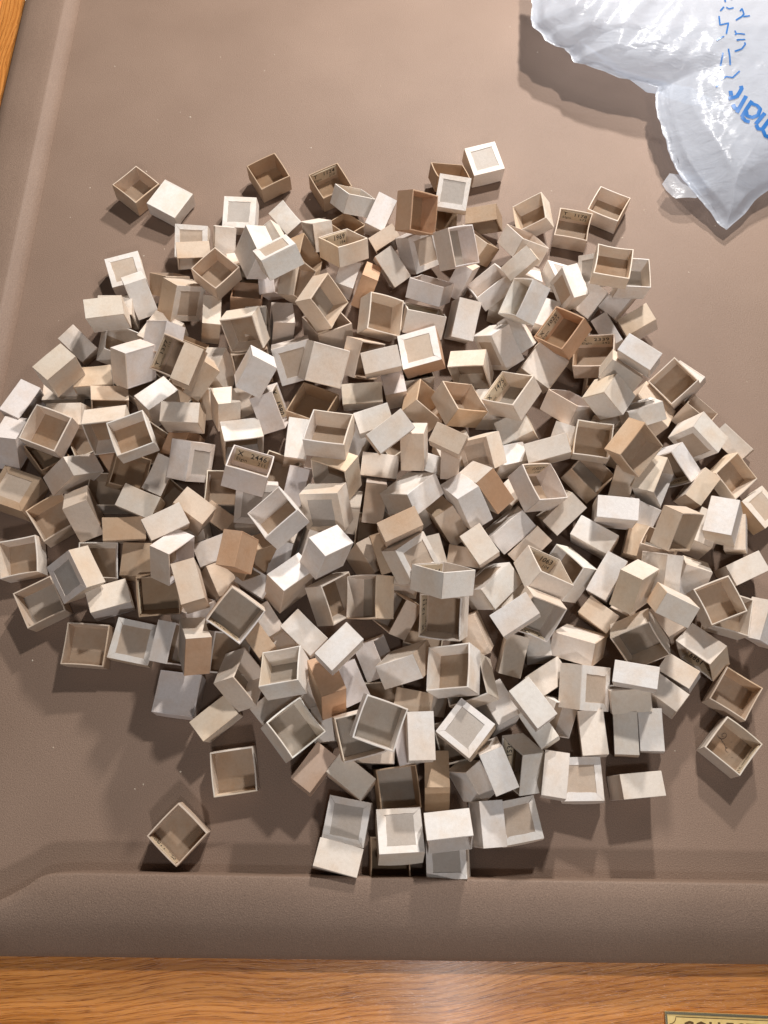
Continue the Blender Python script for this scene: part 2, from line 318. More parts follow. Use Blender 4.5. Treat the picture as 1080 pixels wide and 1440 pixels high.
('o','o','','','x-',0.15378,0.38596,0.03165,0.8814,-0.1319,-0.2487,0.3794,0.03149,0.0179,'y+','X 1025|Elgin 213','orange-brown open box printed X 1025 inside, upper heap, right',),
('o','c','','','x-',0.10747,0.32519,0.02982,0.8471,-0.257,-0.1441,0.4424,0.03239,0.01842,'y+','X 1475|Elgin 210','cream open box printed X 1475 inside, heap right',),
('o','c','','','y-',0.07498,0.37016,0.02048,-0.0539,-0.1827,-0.6465,0.7387,0.03087,0.01704,'','','cream open box tipped to the bottom, heap right',),
('c','c','','','y-',0.1356,0.36504,0.0245,-0.1574,0.8792,0.4486,0.0308,0.03024,0.0179,'','','cream plain upturned box, heap right',),
('o','l','','','x-',0.14965,0.31889,0.01625,0.8815,-0.2824,0.2685,0.2668,0.03159,0.01811,'','','greyish white open box tipped to the top, heap right',),
('c','w','','','x-',0.134,0.4198,0.01676,0.6846,0.2159,0.6951,-0.0388,0.02489,0.01499,'','','white box lying on its side, upper heap, right, above left of printed orange-brown box',),
('o','t','','','x-',0.17785,0.36767,0.0235,0.7584,-0.1314,-0.0856,0.6326,0.0318,0.01755,'x+','X 2339|Elgin 342','tan open box printed X 2339 inside, heap right',),
('c','w','','','y-',0.21116,0.42502,0.01913,0.7203,-0.5295,-0.4384,0.0933,0.02662,0.01789,'','','white box lying on its side, upper heap, right, below left of white open box',),
('c','w','','','y-',0.18721,0.42614,0.0195,0.73,-0.505,-0.4448,0.1196,0.02726,0.01851,'','','white box lying on its side, upper heap, right, below right of white bordered box',),
('c','c','','','y-',0.22316,0.4006,0.0187,0.7347,-0.6157,-0.2845,-0.0128,0.02689,0.01739,'','','cream box lying on its side, upper heap, far right',),
('c','w','','','y-',0.19944,0.4024,0.02259,-0.3227,0.4064,0.7645,-0.3823,0.02833,0.01442,'','','white box lying on its side, upper heap, right, above right of printed tan box',),
('c','w','','','x-',0.19093,0.33319,0.07596,0.7618,-0.2398,0.4872,0.3533,0.02905,0.0151,'','','white box lying on its side, heap far right, right of printed tan box',),
('c','c','','','x-',0.19269,0.34402,0.05934,-0.3577,-0.5003,0.785,-0.0746,0.0285,0.01835,'','','cream box lying on its side, heap far right, below right of printed tan box',),
('o','c','','','x-',0.24383,0.34635,0.02078,0.9181,0.0521,-0.2541,0.2996,0.02786,0.01985,'','','cream open box facing up, heap far right',),
('c','w','','','x-',0.24894,0.34994,0.02364,0.2323,-0.3787,0.8954,0.0302,0.02542,0.01765,'','','white plain upturned box, heap far right',),
('o','w','','','x-',0.20777,0.43564,0.03868,0.7135,0.0629,-0.0308,0.6971,0.02662,0.01949,'','','white open box tipped to the top, upper heap, far right',),
('c','w','','','x-',-0.22685,0.39011,0.04731,0.4836,-0.4611,0.4109,0.6202,0.03046,0.01642,'','','white box lying on its side, upper heap, far left',),
('o','w','','','x-',-0.23178,0.38468,0.01152,0.9473,-0.0591,0.3147,-0.0072,0.03012,0.01887,'','','white open box tipped to the upper right, upper heap, far left',),
('c','l','','','x-',-0.19818,0.353,0.04044,-0.4117,0.7839,0.1696,-0.4327,0.03072,0.0176,'','','greyish white plain box tilted to the lower right, heap left',),
('c','c','','','x-',-0.26629,0.38023,0.01862,0.6076,-0.1186,0.6478,0.444,0.02693,0.01746,'','','cream box lying on its side, upper heap, far left',),
('c','c','','','y-',-0.25265,0.33688,0.05103,0.6661,-0.6173,-0.2777,0.3132,0.02893,0.01726,'','','cream plain box tilted to the lower right, heap far left',),
('c','c','','','y-',-0.24136,0.34217,0.01838,0.7639,-0.6319,0.0037,0.1309,0.03097,0.0172,'','','cream box lying on its side, heap far left',),
('o','c','','','x-',-0.22904,0.3376,0.01916,0.4888,0.3438,0.5815,-0.552,0.02928,0.01439,'','','cream open box tipped to the bottom, heap far left, below right of cream plain box',),
('o','c','','','x-',-0.21318,0.29726,0.04798,0.624,0.3706,0.4227,-0.5427,0.03225,0.017,'','','cream open box tipped to the bottom, heap far left, above orange-brown plain box',),
('o','l','','','y-',-0.30601,0.33227,0.01804,0.3615,-0.3986,0.618,-0.5731,0.03126,0.01847,'','','greyish white open box tipped to the lower right, heap far left',),
('o','c','','','x-',-0.26548,0.29594,0.02843,0.8197,0.064,-0.0156,0.5691,0.03062,0.01926,'','','cream open box tipped to the top, heap far left',),
('o','w','','','y-',-0.18775,0.27546,0.06073,0.5582,0.0259,-0.037,0.8285,0.02839,0.0163,'','','white open box tipped to the top, heap left',),
('c','w','','','y-',0.16964,0.30763,0.05598,0.6883,-0.6029,0.4033,-0.0134,0.02489,0.02137,'','','white plain box tilted to the lower left, heap right',),
('r','w','','|n','x-',0.20038,0.3115,0.05221,0.4086,0.5689,0.679,-0.2199,0.02751,0.01449,'','','white bordered-base box tilted to the top, heap far right',),
('c','t','','','x-',0.22339,0.32561,0.02875,-0.3226,-0.4146,0.8509,0.0082,0.03525,0.01697,'','','tan box lying on its side, heap far right',),
('o','t','','','y-',0.25242,0.31574,0.0089,0.8905,-0.2532,0.1516,-0.3463,0.02489,0.02008,'','','tan open box tipped to the upper right, heap far right',),
('r','w','','|m','x-',0.24635,0.28708,0.03037,0.6526,-0.6552,0.3696,-0.0905,0.02937,0.0184,'','','white bordered-base box tilted to the lower left, heap far right',),
('c','c','','','y-',0.28923,0.29845,0.0221,-0.2026,0.3773,0.8024,-0.4156,0.02988,0.01551,'','','cream box lying on its side, heap far right, right of printed white box',),
('o','c','','','x-',0.27336,0.26417,0.01705,0.9169,0.1794,0.0551,0.3524,0.02678,0.01508,'','','cream open box tipped to the right, heap far right',),
('r','c','c','k|m','y-',0.29928,0.23831,0.01924,-0.097,0.4463,0.8868,-0.0699,0.02707,0.01452,'','','cream bordered-base box tilted to the upper right, heap far right',),
('o','w','','','y-',0.2383,0.27818,0.02002,-0.1173,-0.5593,-0.3538,0.7405,0.02948,0.01435,'y+','X 201','white open box printed X 201 inside, heap far right',),
('o','w','','','x-',0.20455,0.26124,0.02377,0.832,0.1753,0.5054,-0.1468,0.0306,0.01808,'','','white open box tipped to the right, heap far right',),
('o','t','','','x-',0.18594,0.27695,0.05149,0.8703,0.2476,0.3363,-0.2609,0.03078,0.01726,'','','tan open box tipped to the lower right, heap far right, below white bordered box',),
('o','c','','','x-',0.16399,0.28532,0.03443,0.7654,0.0416,-0.1333,0.6282,0.0276,0.01967,'','','cream open box facing up, heap right',),
('o','t','','','x-',0.16172,0.26531,0.00766,0.9052,0.0213,0.1729,0.3875,0.02924,0.01587,'','','tan open box tipped to the upper right, heap right, left of cream plain box',),
('c','c','','','y-',0.18271,0.26298,0.01914,0.6027,-0.196,0.6321,-0.4458,0.02644,0.01629,'','','cream box lying on its side, heap far right, left of white open box',),
('c','w','','','y-',0.17421,0.21708,0.03778,0.7474,-0.659,0.0137,-0.0831,0.03018,0.01704,'','','white box lying on its side, heap right, left of white plain box',),
('c','w','','','y-',0.20643,0.24019,0.02159,-0.0872,0.2615,0.8141,-0.5111,0.02528,0.01754,'','','white box lying on its side, heap far right, right of white plain box',),
('c','c','','','x-',0.24245,0.25686,0.02083,0.6447,0.2991,0.6845,-0.1624,0.02774,0.01471,'','','cream box lying on its side, heap far right, below right of printed white box',),
('o','t','o','','y-',0.2067,0.20833,0.05964,0.6073,0.0059,0.4809,-0.6324,0.02912,0.01592,'','','tan open box tipped to the lower right, heap far right, right of cream plain box',),
('c','w','','','y-',0.2639,0.21374,0.0456,-0.4725,0.6648,0.5172,-0.2593,0.02811,0.02042,'','','white box lying on its side, heap far right, above left of white plain box',),
('c','w','','','y-',0.28046,0.21383,0.02241,-0.4511,0.5774,0.6129,-0.2958,0.02765,0.0155,'','','white box lying on its side, heap far right, below right of white plain box',),
('c','w','','','y-',0.15824,0.20437,0.01788,0.7399,-0.6004,0.143,-0.2676,0.03178,0.01716,'','','white box lying on its side, heap right, below left of white plain box',),
('c','c','','','x-',0.18822,0.21229,0.01586,0.7506,0.1823,0.6348,-0.0181,0.02489,0.01425,'','','cream box lying on its side, lower heap, far right, left of tan open box',),
('o','t','','','x-',0.20672,0.1952,0.0296,0.926,-0.2747,-0.0668,-0.2501,0.02489,0.01425,'','','tan open box tipped to the top, lower heap, far right',),
('c','l','','','y-',-0.29092,0.29111,0.02283,0.3956,-0.574,-0.3071,0.6479,0.03072,0.01802,'','','greyish white box lying on its side, heap far left, left of brown open box',),
('r','k','k','|m','y-',-0.29295,0.25262,0.02321,-0.0328,0.1605,0.986,-0.0295,0.03159,0.02053,'','','brown bordered-base box tilted to the top, heap far left',),
('o','k','','','x-',-0.27737,0.28637,0.00662,0.9285,0.0885,0.1437,0.3307,0.02489,0.01787,'','','brown open box facing up, heap far left',),
('c','l','c','c','y-',-0.24231,0.25723,0.02188,0.5867,-0.6256,0.0988,0.5046,0.03052,0.0174,'','','greyish white box lying on its side, heap far left, below right of brown open box',),
('c','o','','','x-',-0.22814,0.27886,0.01798,0.5973,-0.0774,0.7241,0.3361,0.02489,0.01425,'','','orange-brown box lying on its side, heap far left',),
('o','k','','','x-',-0.20503,0.26448,0.02256,0.734,0.2391,0.092,0.629,0.02683,0.0196,'','','brown open box facing up, heap left',),
('c','c','','','x-',-0.19128,0.22675,0.03079,0.586,-0.3023,0.5734,0.4863,0.02846,0.01865,'','','cream box lying on its side, heap left, below brown open box',),
('c','t','','','x-',-0.22397,0.23315,0.02717,0.6864,0.4183,-0.576,-0.149,0.03084,0.01876,'','','tan box lying on its side, heap far left',),
('o','t','','','x-',-0.26163,0.23133,0.00225,0.9519,0.0251,0.0245,0.3043,0.03078,0.01644,'','','tan open box tipped to the top, heap far left',),
('c','t','','','y-',-0.20108,0.20903,0.01955,0.7834,-0.6,0.0653,0.1483,0.03122,0.01785,'','','tan box lying on its side, heap left, above left of brown plain box',),
('c','k','','','y-',-0.18797,0.19408,0.02163,-0.0496,0.7138,0.6985,0.0099,0.02625,0.01908,'','','brown plain upturned box, lower heap, left',),
('o','w','','','x-',-0.22405,0.19369,0.00796,0.6573,0.1774,0.0862,0.7274,0.02842,0.0194,'','','white open box facing up, lower heap, far left',),
('r','c','l','|n','x-',-0.23135,0.17242,0.04518,-0.3547,0.7793,-0.5097,0.0839,0.03063,0.01722,'','','cream bordered-base box tilted to the left, lower heap, far left',),
('o','c','','','x-',-0.28059,0.19847,0.00345,0.6394,0.0167,-0.0618,0.7662,0.0298,0.01677,'','','cream open box tipped to the top, lower heap, far left',),
('c','c','','','y-',-0.17135,0.26102,0.01788,0.7027,-0.4467,-0.3847,0.3984,0.03053,0.01601,'','','cream box lying on its side, heap left, right of brown open box',),
('c','c','','','y-',-0.15416,0.20016,0.06068,0.775,-0.5716,-0.1113,0.2455,0.02908,0.01691,'','','cream box lying on its side, heap left, above right of brown plain box',),
('o','l','','','x-',-0.15757,0.18547,0.06321,0.6593,-0.0479,0.6382,-0.3946,0.02785,0.01679,'','','greyish white open box tipped to the right, lower heap, left',),
('c','o','','','x-',-0.15551,0.28955,0.01854,-0.1351,0.7592,-0.0921,-0.6299,0.02755,0.01762,'','','orange-brown plain box tilted to the right, heap left',),
('r','l','g','|n','x-',-0.14404,0.26957,0.03429,-0.2308,0.8026,0.0538,-0.5474,0.031,0.01875,'','','greyish white bordered-base box tilted to the right, heap left',),
('c','t','','','x-',-0.14944,0.2183,0.04279,0.5036,-0.2785,0.7183,0.3911,0.02677,0.01717,'','','tan box lying on its side, heap left, above right of cream plain box',),
('o','w','','','x-',-0.11829,0.30322,0.02003,0.5814,0.3092,0.5312,-0.5331,0.03125,0.0216,'','','white open box tipped to the bottom, heap left',),
('o','l','','','x-',-0.10544,0.24849,0.0472,0.7145,-0.1095,0.3047,0.6202,0.03189,0.01854,'x+','X 2446|Elgin 211','greyish white open box printed X 2446 inside, heap left',),
('r','l','','|n','x-',-0.09777,0.23275,0.03852,-0.2738,0.9573,-0.0315,-0.0872,0.03165,0.01927,'','','greyish white upturned box with bordered base, heap left',),
('o','w','','','x-',-0.07412,0.21334,0.04739,0.9248,-0.1465,-0.1673,0.3088,0.0311,0.01839,'','','white open box tipped to the upper left, heap middle',),
('c','o','','','x-',-0.09574,0.18094,0.07505,-0.1108,0.8021,-0.0311,-0.586,0.02552,0.01486,'','','orange-brown plain box tilted to the right, lower heap, left',),
('c','w','','','y-',-0.1275,0.19299,0.01566,0.7594,-0.613,-0.1011,0.193,0.02821,0.01834,'','','white box lying on its side, lower heap, left, left of orange-brown plain box',),
('c','t','','','x-',-0.13263,0.22346,0.01372,0.6592,-0.2858,0.5991,0.3534,0.02489,0.01425,'','','tan box lying on its side, heap left, above left of orange-brown plain box',),
('o','w','','','x-',-0.04135,0.28015,0.04839,0.7672,-0.1171,0.0695,0.6268,0.03208,0.01803,'','','white open box tipped to the top, heap middle',),
('c','w','','','x-',-0.07964,0.2931,0.02249,0.6438,0.0855,0.7598,0.0283,0.03325,0.01745,'','','white box lying on its side, heap middle, below right of printed greyish white box',),
('o','c','','','y-',-0.03194,0.26747,0.03544,0.1176,-0.2295,-0.5472,0.7963,0.03128,0.01945,'','','cream open box tipped to the lower left, heap middle',),
('c','w','','','y-',0.00951,0.26618,0.07757,0.7943,-0.5164,-0.2582,0.1892,0.03127,0.01721,'','','white box lying on its side, heap middle, below right of white plain box',),
('c','w','','','y-',-0.0148,0.29215,0.01529,0.6409,-0.553,-0.4218,0.3248,0.02489,0.01425,'','','white box lying on its side, heap middle, below left of white plain box',),
('c','c','','','x-',-0.00466,0.2646,0.01537,0.5962,-0.3673,0.4438,0.5592,0.02919,0.01854,'','','cream box lying on its side, heap middle, below right of white plain box',),
('c','c','','','x-',0.03236,0.27662,0.04852,-0.2703,0.7081,0.2541,-0.6008,0.02959,0.01803,'','','cream box lying on its side, heap middle, above left of white plain box',),
('c','l','','','x-',-0.06045,0.25373,0.0208,0.2374,-0.6772,-0.0682,0.6931,0.03024,0.016,'','','greyish white box lying on its side, heap middle, right of printed greyish white box',),
('r','c','c','|n','x-',-0.04634,0.22261,0.04709,-0.4014,0.6492,-0.6261,-0.1591,0.03127,0.0192,'','','cream bordered-base box tilted to the lower left, heap middle',),
('c','c','','','x-',-0.01927,0.23341,0.01798,0.3922,-0.6173,-0.2808,0.6216,0.0249,0.01425,'','','cream box lying on its side, heap middle, right of cream bordered box',),
('c','l','','','y-',-0.01563,0.24306,0.02337,0.5756,-0.3254,0.6552,-0.3655,0.03126,0.01643,'','','greyish white box lying on its side, heap middle, above right of cream plain box',),
('c','w','','','x-',0.01749,0.24547,0.04969,0.3152,0.2905,0.8607,-0.2747,0.03223,0.01857,'','','white box lying on its side, heap middle, above tan plain box',),
('c','w','','','x-',0.0347,0.27052,0.01354,0.6467,-0.3068,0.4822,0.5052,0.02489,0.01425,'','','white box lying on its side, heap middle, left of tan plain box',),
('c','t','','','y-',0.01444,0.19256,0.07608,0.7527,-0.6221,-0.1719,0.1301,0.02872,0.01495,'','','tan box lying on its side, heap middle, above right of brown plain box',),
('r','c','','|m','y-',0.02389,0.17941,0.07008,-0.2042,0.9111,0.2942,-0.2041,0.02713,0.01978,'','','cream bordered-base box tilted to the right, lower heap centre',),
('c','w','','','y-',-0.06317,0.20612,0.02249,0.4394,-0.4041,0.7138,-0.3662,0.02579,0.01765,'','','white box lying on its side, lower heap centre, left of white plain box',),
('c','w','','','x-',-0.0362,0.18412,0.04708,-0.3772,-0.0765,0.7336,0.5601,0.02777,0.01953,'','','white box lying on its side, lower heap centre, right of white plain box',),
('c','t','','','y-',-0.01868,0.1903,0.02006,0.5189,-0.7105,0.4175,-0.2273,0.02661,0.01523,'','','tan plain box tilted to the lower left, lower heap centre',),
('c','k','','','y-',-0.00656,0.1896,0.04516,0.6579,-0.4656,0.4981,-0.3198,0.02896,0.01499,'','','brown box lying on its side, lower heap centre',),
('c','t','','','x-',0.04486,0.26591,0.0645,0.6841,-0.2894,0.506,0.4384,0.02489,0.01552,'','','tan box lying on its side, heap middle, above tan plain box',),
('c','t','','','y-',0.05868,0.26752,0.04005,0.5996,-0.3881,-0.6241,0.3166,0.02489,0.01425,'','','tan box lying on its side, heap middle, right of white plain box',),
('c','t','','','y-',0.04184,0.22048,0.02162,0.7584,-0.4224,0.4822,-0.1176,0.03004,0.01719,'','','tan box lying on its side, heap middle, below left of white plain box',),
('c','w','','','y-',0.05424,0.22708,0.04397,0.7279,-0.4118,0.5446,-0.0632,0.03121,0.01873,'','','white box lying on its side, heap right, below left of cream plain box',),
('c','c','c','o','y-',0.07084,0.23896,0.04256,0.7434,-0.4764,0.4668,-0.0494,0.03218,0.0174,'','','cream box lying on its side with one orange side, heap right',),
('r','c','t','|m','x-',0.07141,0.27093,0.04452,-0.4231,0.676,-0.6027,0.0251,0.02569,0.02206,'','','cream bordered-base box tilted to the lower left, heap right',),
('c','w','','','y-',0.10296,0.27117,0.01544,0.6826,-0.7175,-0.0734,0.1177,0.02617,0.01722,'','','white box lying on its side, heap right, above left of printed greyish white box',),
('c','w','','','y-',0.11193,0.29559,0.01802,0.728,-0.639,-0.248,-0.0115,0.02648,0.02052,'','','white box lying on its side, heap right, below printed cream box',),
('c','c','','','y-',0.13147,0.27109,0.03504,0.7853,-0.593,-0.1729,-0.043,0.03348,0.01567,'','','cream box lying on its side, heap right, above printed greyish white box',),
('o','l','','','x-',0.11201,0.24096,0.0397,0.9455,-0.0616,0.2727,0.1672,0.03158,0.01828,'y+','X 1507|Elgin 118','greyish white open box printed X 1507 inside, heap right',),
('c','c','','','x-',0.13255,0.23789,0.02509,0.5722,0.4279,0.6914,-0.1073,0.03103,0.01645,'','','cream box lying on its side, heap right, below right of printed greyish white box',),
('c','w','','','x-',0.09195,0.22404,0.02686,0.5469,0.4538,0.6942,-0.1146,0.03237,0.01767,'','','white box lying on its side, heap right, below left of printed greyish white box',),
('c','c','','','x-',0.06402,0.19287,0.04062,0.7447,-0.139,0.6013,0.2541,0.02573,0.01771,'','','cream box lying on its side, lower heap, right, above right of tan plain box',),
('c','t','','','x-',0.10572,0.20958,0.02336,0.6169,0.4115,0.6568,-0.1371,0.03105,0.0156,'','','tan box lying on its side, lower heap, right, above left of printed cream box',),
('c','t','','','y-',0.0614,0.19099,0.01374,0.8033,-0.5885,0.0319,-0.0856,0.02587,0.01481,'','','tan box lying on its side, lower heap, right, above right of printed white box',),
('c','w','','','x-',0.15509,0.29395,0.02014,-0.2958,0.7538,0.0331,-0.5858,0.02489,0.01846,'','','white box lying on its side, heap right, above right of printed greyish white box',),
('o','t','','','x-',-0.25997,0.16236,0.0024,0.9681,0.0515,0.0132,0.2448,0.02999,0.01889,'','','tan open box tipped to the top, lower heap, far left',),
('o','t','','','x-',-0.22133,0.12974,0.00319,0.726,0.0546,-0.0008,0.6856,0.031,0.01807,'','','tan open box facing up, lower heap, far left',),
('r','c','','|m','y-',-0.18435,0.13023,0.02285,-0.0812,0.0907,0.9918,0.0376,0.03016,0.01892,'','','cream upturned box with bordered base, lower heap, left',),
('c','w','','','x-',-0.20331,0.15393,0.01775,0.3758,-0.5169,0.4331,0.6357,0.02962,0.01842,'','','white box lying on its side, lower heap, far left',),
('o','k','','','x-',-0.16406,0.16507,0.03616,0.9672,0.2394,0.0745,0.0415,0.02914,0.0189,'x-','X 1101|Elgin 54','brown open box printed X 1101 inside, lower heap, left',),
('o','l','','','x-',-0.15695,0.12632,0.03833,0.7982,0.1218,0.5895,-0.0253,0.02881,0.01475,'x+','X 1402','greyish white open box printed X 1402 inside, lower heap, left',),
('c','c','c','o','y-',-0.13916,0.11825,0.05931,0.5414,-0.3785,0.7304,-0.1737,0.0286,0.01745,'','','cream box lying on its side with one orange side, lower heap, left',),
('c','t','','','y-',-0.12617,0.16073,0.07089,0.444,-0.3802,-0.5708,0.5767,0.02968,0.0163,'','','tan box lying on its side, lower heap, left, right of printed brown box',),
('o','l','','','x-',-0.14154,0.14708,0.01515,0.8206,-0.4342,0.1044,0.3566,0.02564,0.01456,'','','greyish white open box tipped to the top, lower heap, left',),
('c','l','','','y-',-0.14934,0.09297,0.02047,-0.0228,0.06,0.9979,-0.005,0.03042,0.01881,'','','greyish white plain upturned box, heap bottom, left',),
('o','w','g','','x-',-0.10489,0.14488,0.05337,0.8669,0.2232,-0.0046,0.4457,0.02877,0.01916,'x-','X 2101|Elgin 19','white open box printed X 2101 inside, lower heap, left',),
('o','w','','','x-',-0.12031,0.12414,0.01164,0.9522,0.1045,0.2859,-0.0263,0.02955,0.01658,'','','white open box tipped to the right, lower heap, left',),
('c','k','','','x-',-0.09657,0.12458,0.03237,0.6504,-0.1843,0.6857,0.2698,0.02489,0.01425,'','','brown box lying on its side, lower heap, left',),
('c','c','','','x-',-0.09286,0.14147,0.01464,0.6488,-0.2164,0.7049,0.188,0.02489,0.01425,'','','cream box lying on its side, lower heap, left',),
('c','t','','','x-',-0.13263,0.17349,0.02103,0.5313,-0.1202,0.8125,0.2076,0.02518,0.01744,'','','tan box lying on its side, lower heap, left, above left of printed white box',),
('o','k','','','x-',-0.10159,0.1937,0.04327,0.7353,0.4269,0.5264,0.0077,0.02839,0.01482,'','','brown open box tipped to the lower right, lower heap, left',),
('c','w','','','x-',-0.10252,0.17013,0.01556,0.6144,-0.2712,0.6093,0.4214,0.02549,0.01622,'','','white box lying on its side, lower heap, left, below brown open box',),
('c','w','','','x-',-0.08967,0.19808,0.0223,0.5494,0.2006,0.8047,0.1018,0.02547,0.0156,'','','white box lying on its side, lower heap centre, right of brown open box',),
('c','t','t','w','y-',-0.06427,0.16636,0.02982,0.5735,-0.7151,-0.1606,0.3659,0.03129,0.01874,'','','tan box lying on its side, lower heap centre',),  # lit top painted white, other faces tan: face shading put into the colours
('o','c','g','','x-',-0.10928,0.09908,0.02793,0.8253,-0.2317,0.4731,-0.2034,0.03014,0.01682,'','','cream open box tipped to the right, lower heap, left',),
('o','w','','','x-',-0.06687,0.09935,0.03913,0.66,-0.2405,0.0497,0.71,0.0287,0.01758,'','','white open box tipped to the top, lower heap centre',),
('c','w','','','x-',-0.06527,0.12945,0.01789,0.64,-0.2395,0.6572,0.3179,0.03094,0.01813,'','','white box lying on its side, lower heap centre, right of brown plain box',),
('c','o','k','','x-',-0.04802,0.0912,0.04314,0.0036,0.7182,0.2654,0.6433,0.03091,0.01776,'','','orange-brown box lying on its side, heap bottom centre',),
('c','l','','','y-',-0.03372,0.0968,0.01817,0.6353,-0.55,0.4412,-0.315,0.02916,0.01922,'','','greyish white box lying on its side, lower heap centre',),
('c','w','','','y-',-0.02423,0.10868,0.06855,0.6774,-0.6267,-0.2663,0.2784,0.02935,0.01637,'','','white box lying on its side, lower heap centre, above orange-brown plain box',),
('o','c','','','y-',-0.04464,0.16369,0.01682,0.7928,-0.1348,0.3768,-0.4597,0.031,0.01818,'','','cream open box tipped to the right, lower heap centre',),
('o','c','','','x-',-0.00404,0.16272,0.0237,0.6856,-0.1922,-0.329,0.6203,0.03152,0.01835,'','','cream open box tipped to the left, lower heap centre',),
('o','t','','','y-',0.01572,0.15029,0.01535,0.8124,-0.2775,-0.333,0.39,0.02812,0.01563,'','','tan open box tipped to the upper left, lower heap centre',),
('o','l','','','y-',-0.01321,0.11663,0.01629,0.7346,-0.3884,0.3875,-0.3992,0.02719,0.01596,'','','greyish white open box tipped to the upper right, lower heap centre',),
('c','c','c','w','y-',0.01249,0.11933,0.03473,0.2735,0.0561,0.8253,-0.4909,0.03161,0.01793,'','','cream box lying on its side, lower heap centre',),
('o','w','','','x-',0.03988,0.15465,0.06735,0.8099,-0.4706,0.2127,0.2782,0.03128,0.01818,'y+','X 1214','white open box printed X 1214 inside, lower heap centre, above printed white box',),
('o','w','','','x-',0.04633,0.14816,0.03628,0.7186,0.0231,-0.2699,0.6405,0.03119,0.01958,'y+','X 1211|Elgin 54','white open box printed X 1211 inside, lower heap centre, below printed white box',),
('o','w','','','x-',0.05278,0.10222,0.04232,0.6962,-0.2373,-0.1361,0.6636,0.03166,0.01814,'','','white open box tipped to the upper left, lower heap centre',),
('r','w','','|m','x-',0.07517,0.17887,0.02627,0.448,0.2906,0.8044,-0.2602,0.03244,0.01891,'','','white bordered-base box tilted to the upper left, lower heap, right',),
('o','c','','','x-',0.11212,0.17098,0.03528,0.9113,-0.2982,0.2835,-0.0109,0.03148,0.01862,'y+','X 1063|Elgin 104','cream open box printed X 1063 inside, lower heap, right',),
('o','w','','','x-',0.14486,0.18326,0.01623,0.3582,-0.3289,-0.2038,0.8497,0.03102,0.01923,'','','white open box tipped to the left, lower heap, right',),
('c','w','','','y-',0.09403,0.12934,0.07186,0.7116,-0.6395,-0.272,0.1034,0.0289,0.01701,'','','white box lying on its side, lower heap, right, left of printed white box',),
('o','w','','','x-',0.10751,0.14964,0.04122,0.7737,0.3486,-0.1311,0.5125,0.02952,0.01557,'x-','X 1418|Elgin 18','white open box printed X 1418 inside, lower heap, right',),
('c','c','','','x-',0.08651,0.1232,0.01886,0.7073,0.1786,0.684,-0.0015,0.02963,0.01619,'','','cream box lying on its side, lower heap, right, below left of printed white box',),
('c','w','','','x-',0.10536,0.1299,0.01369,0.76,-0.027,0.6493,-0.0062,0.02489,0.01784,'','','white box lying on its side, lower heap, right, below printed white box',),
('c','t','','','x-',0.07384,0.13807,0.02346,0.0188,0.7777,0.2443,-0.5789,0.0298,0.01619,'','','tan box lying on its side, lower heap, right, below right of printed white box',),
('o','w','','','y-',0.0654,0.09686,0.02888,0.6091,-0.2461,-0.135,0.7418,0.03069,0.01817,'','','white open box tipped to the upper left, lower heap, right',),
('c','c','','','y-',0.14382,0.13507,0.02794,0.0732,0.2635,0.8259,-0.4931,0.03155,0.01769,'','','cream box lying on its side, lower heap, right, below right of printed white box',),
('r','c','','|m','x-',0.14793,0.09326,0.03862,-0.1117,0.94,-0.013,-0.322,0.03085,0.01941,'','','cream bordered-base box tilted to the right, heap bottom, right',),
('c','w','','','y-',0.17603,0.17368,0.02415,0.607,-0.6218,-0.4493,0.2075,0.03336,0.01616,'','','white box lying on its side, lower heap, right, left of cream plain box',),
('c','c','','','x-',0.18383,0.15708,0.06063,-0.3868,0.8227,0.0904,-0.4066,0.02847,0.01694,'','','cream box lying on its side, lower heap, far right, right of white plain box',),
('c','t','','','x-',0.15655,0.14415,0.01512,0.7397,-0.3014,0.5373,0.2709,0.02573,0.01592,'','','tan box lying on its side, lower heap, right, right of printed white box',),
('c','c','','','y-',0.19252,0.17323,0.05517,0.4718,-0.4607,0.6819,-0.3164,0.02874,0.01425,'','','cream plain box tilted to the left, lower heap, far right',),
('c','w','','','y-',0.22487,0.18232,0.01884,0.5807,-0.1952,0.6606,-0.4339,0.02581,0.01963,'','','white box lying on its side, lower heap, far right, right of cream plain box',),
('c','c','','','x-',0.20205,0.1513,0.07362,0.1976,0.7058,0.5111,-0.449,0.02489,0.01612,'','','cream box lying on its side, lower heap, far right, above tan plain box',),
('c','t','','','x-',0.20695,0.14221,0.01504,0.8027,-0.2159,0.5439,0.1153,0.02489,0.01425,'','','tan box lying on its side, lower heap, far right',),
('o','c','g','','y-',0.1855,0.13477,0.03268,-0.2314,-0.2305,-0.3285,0.8862,0.03023,0.01927,'','','cream open box tipped to the lower left, lower heap, far right',),
('c','w','','','y-',0.17206,0.09205,0.04987,0.7272,-0.6628,-0.0222,-0.177,0.02911,0.01497,'','','white box lying on its side, lower heap, far right, above right of white plain box',),
('c','w','','','x-',0.17323,0.09721,0.02499,0.4502,0.5723,0.5739,-0.3748,0.02788,0.01646,'','','white box lying on its side, heap bottom, far right, below left of white plain box',),
('c','w','','','x-',0.21162,0.10207,0.01581,0.7413,-0.3583,0.5064,0.2561,0.02489,0.01498,'','','white box lying on its side, lower heap, far right, below left of printed cream box',),
('c','c','','','x-',0.19886,0.08564,0.01536,0.689,-0.3373,0.597,0.2346,0.02498,0.01609,'','','cream box lying on its side, heap bottom, far right, below left of printed cream box',),
('o','c','','','y-',0.24046,0.12878,0.02256,0.1156,-0.4423,-0.5973,0.659,0.02968,0.01872,'y+','X 1989','cream open box printed X 1989 inside, lower heap, far right',),
('o','c','','','x-',0.23961,0.15407,0.03711,0.9826,0.0298,-0.0366,0.1795,0.02789,0.01722,'','','cream open box tipped to the top, lower heap, far right, above printed cream box',),
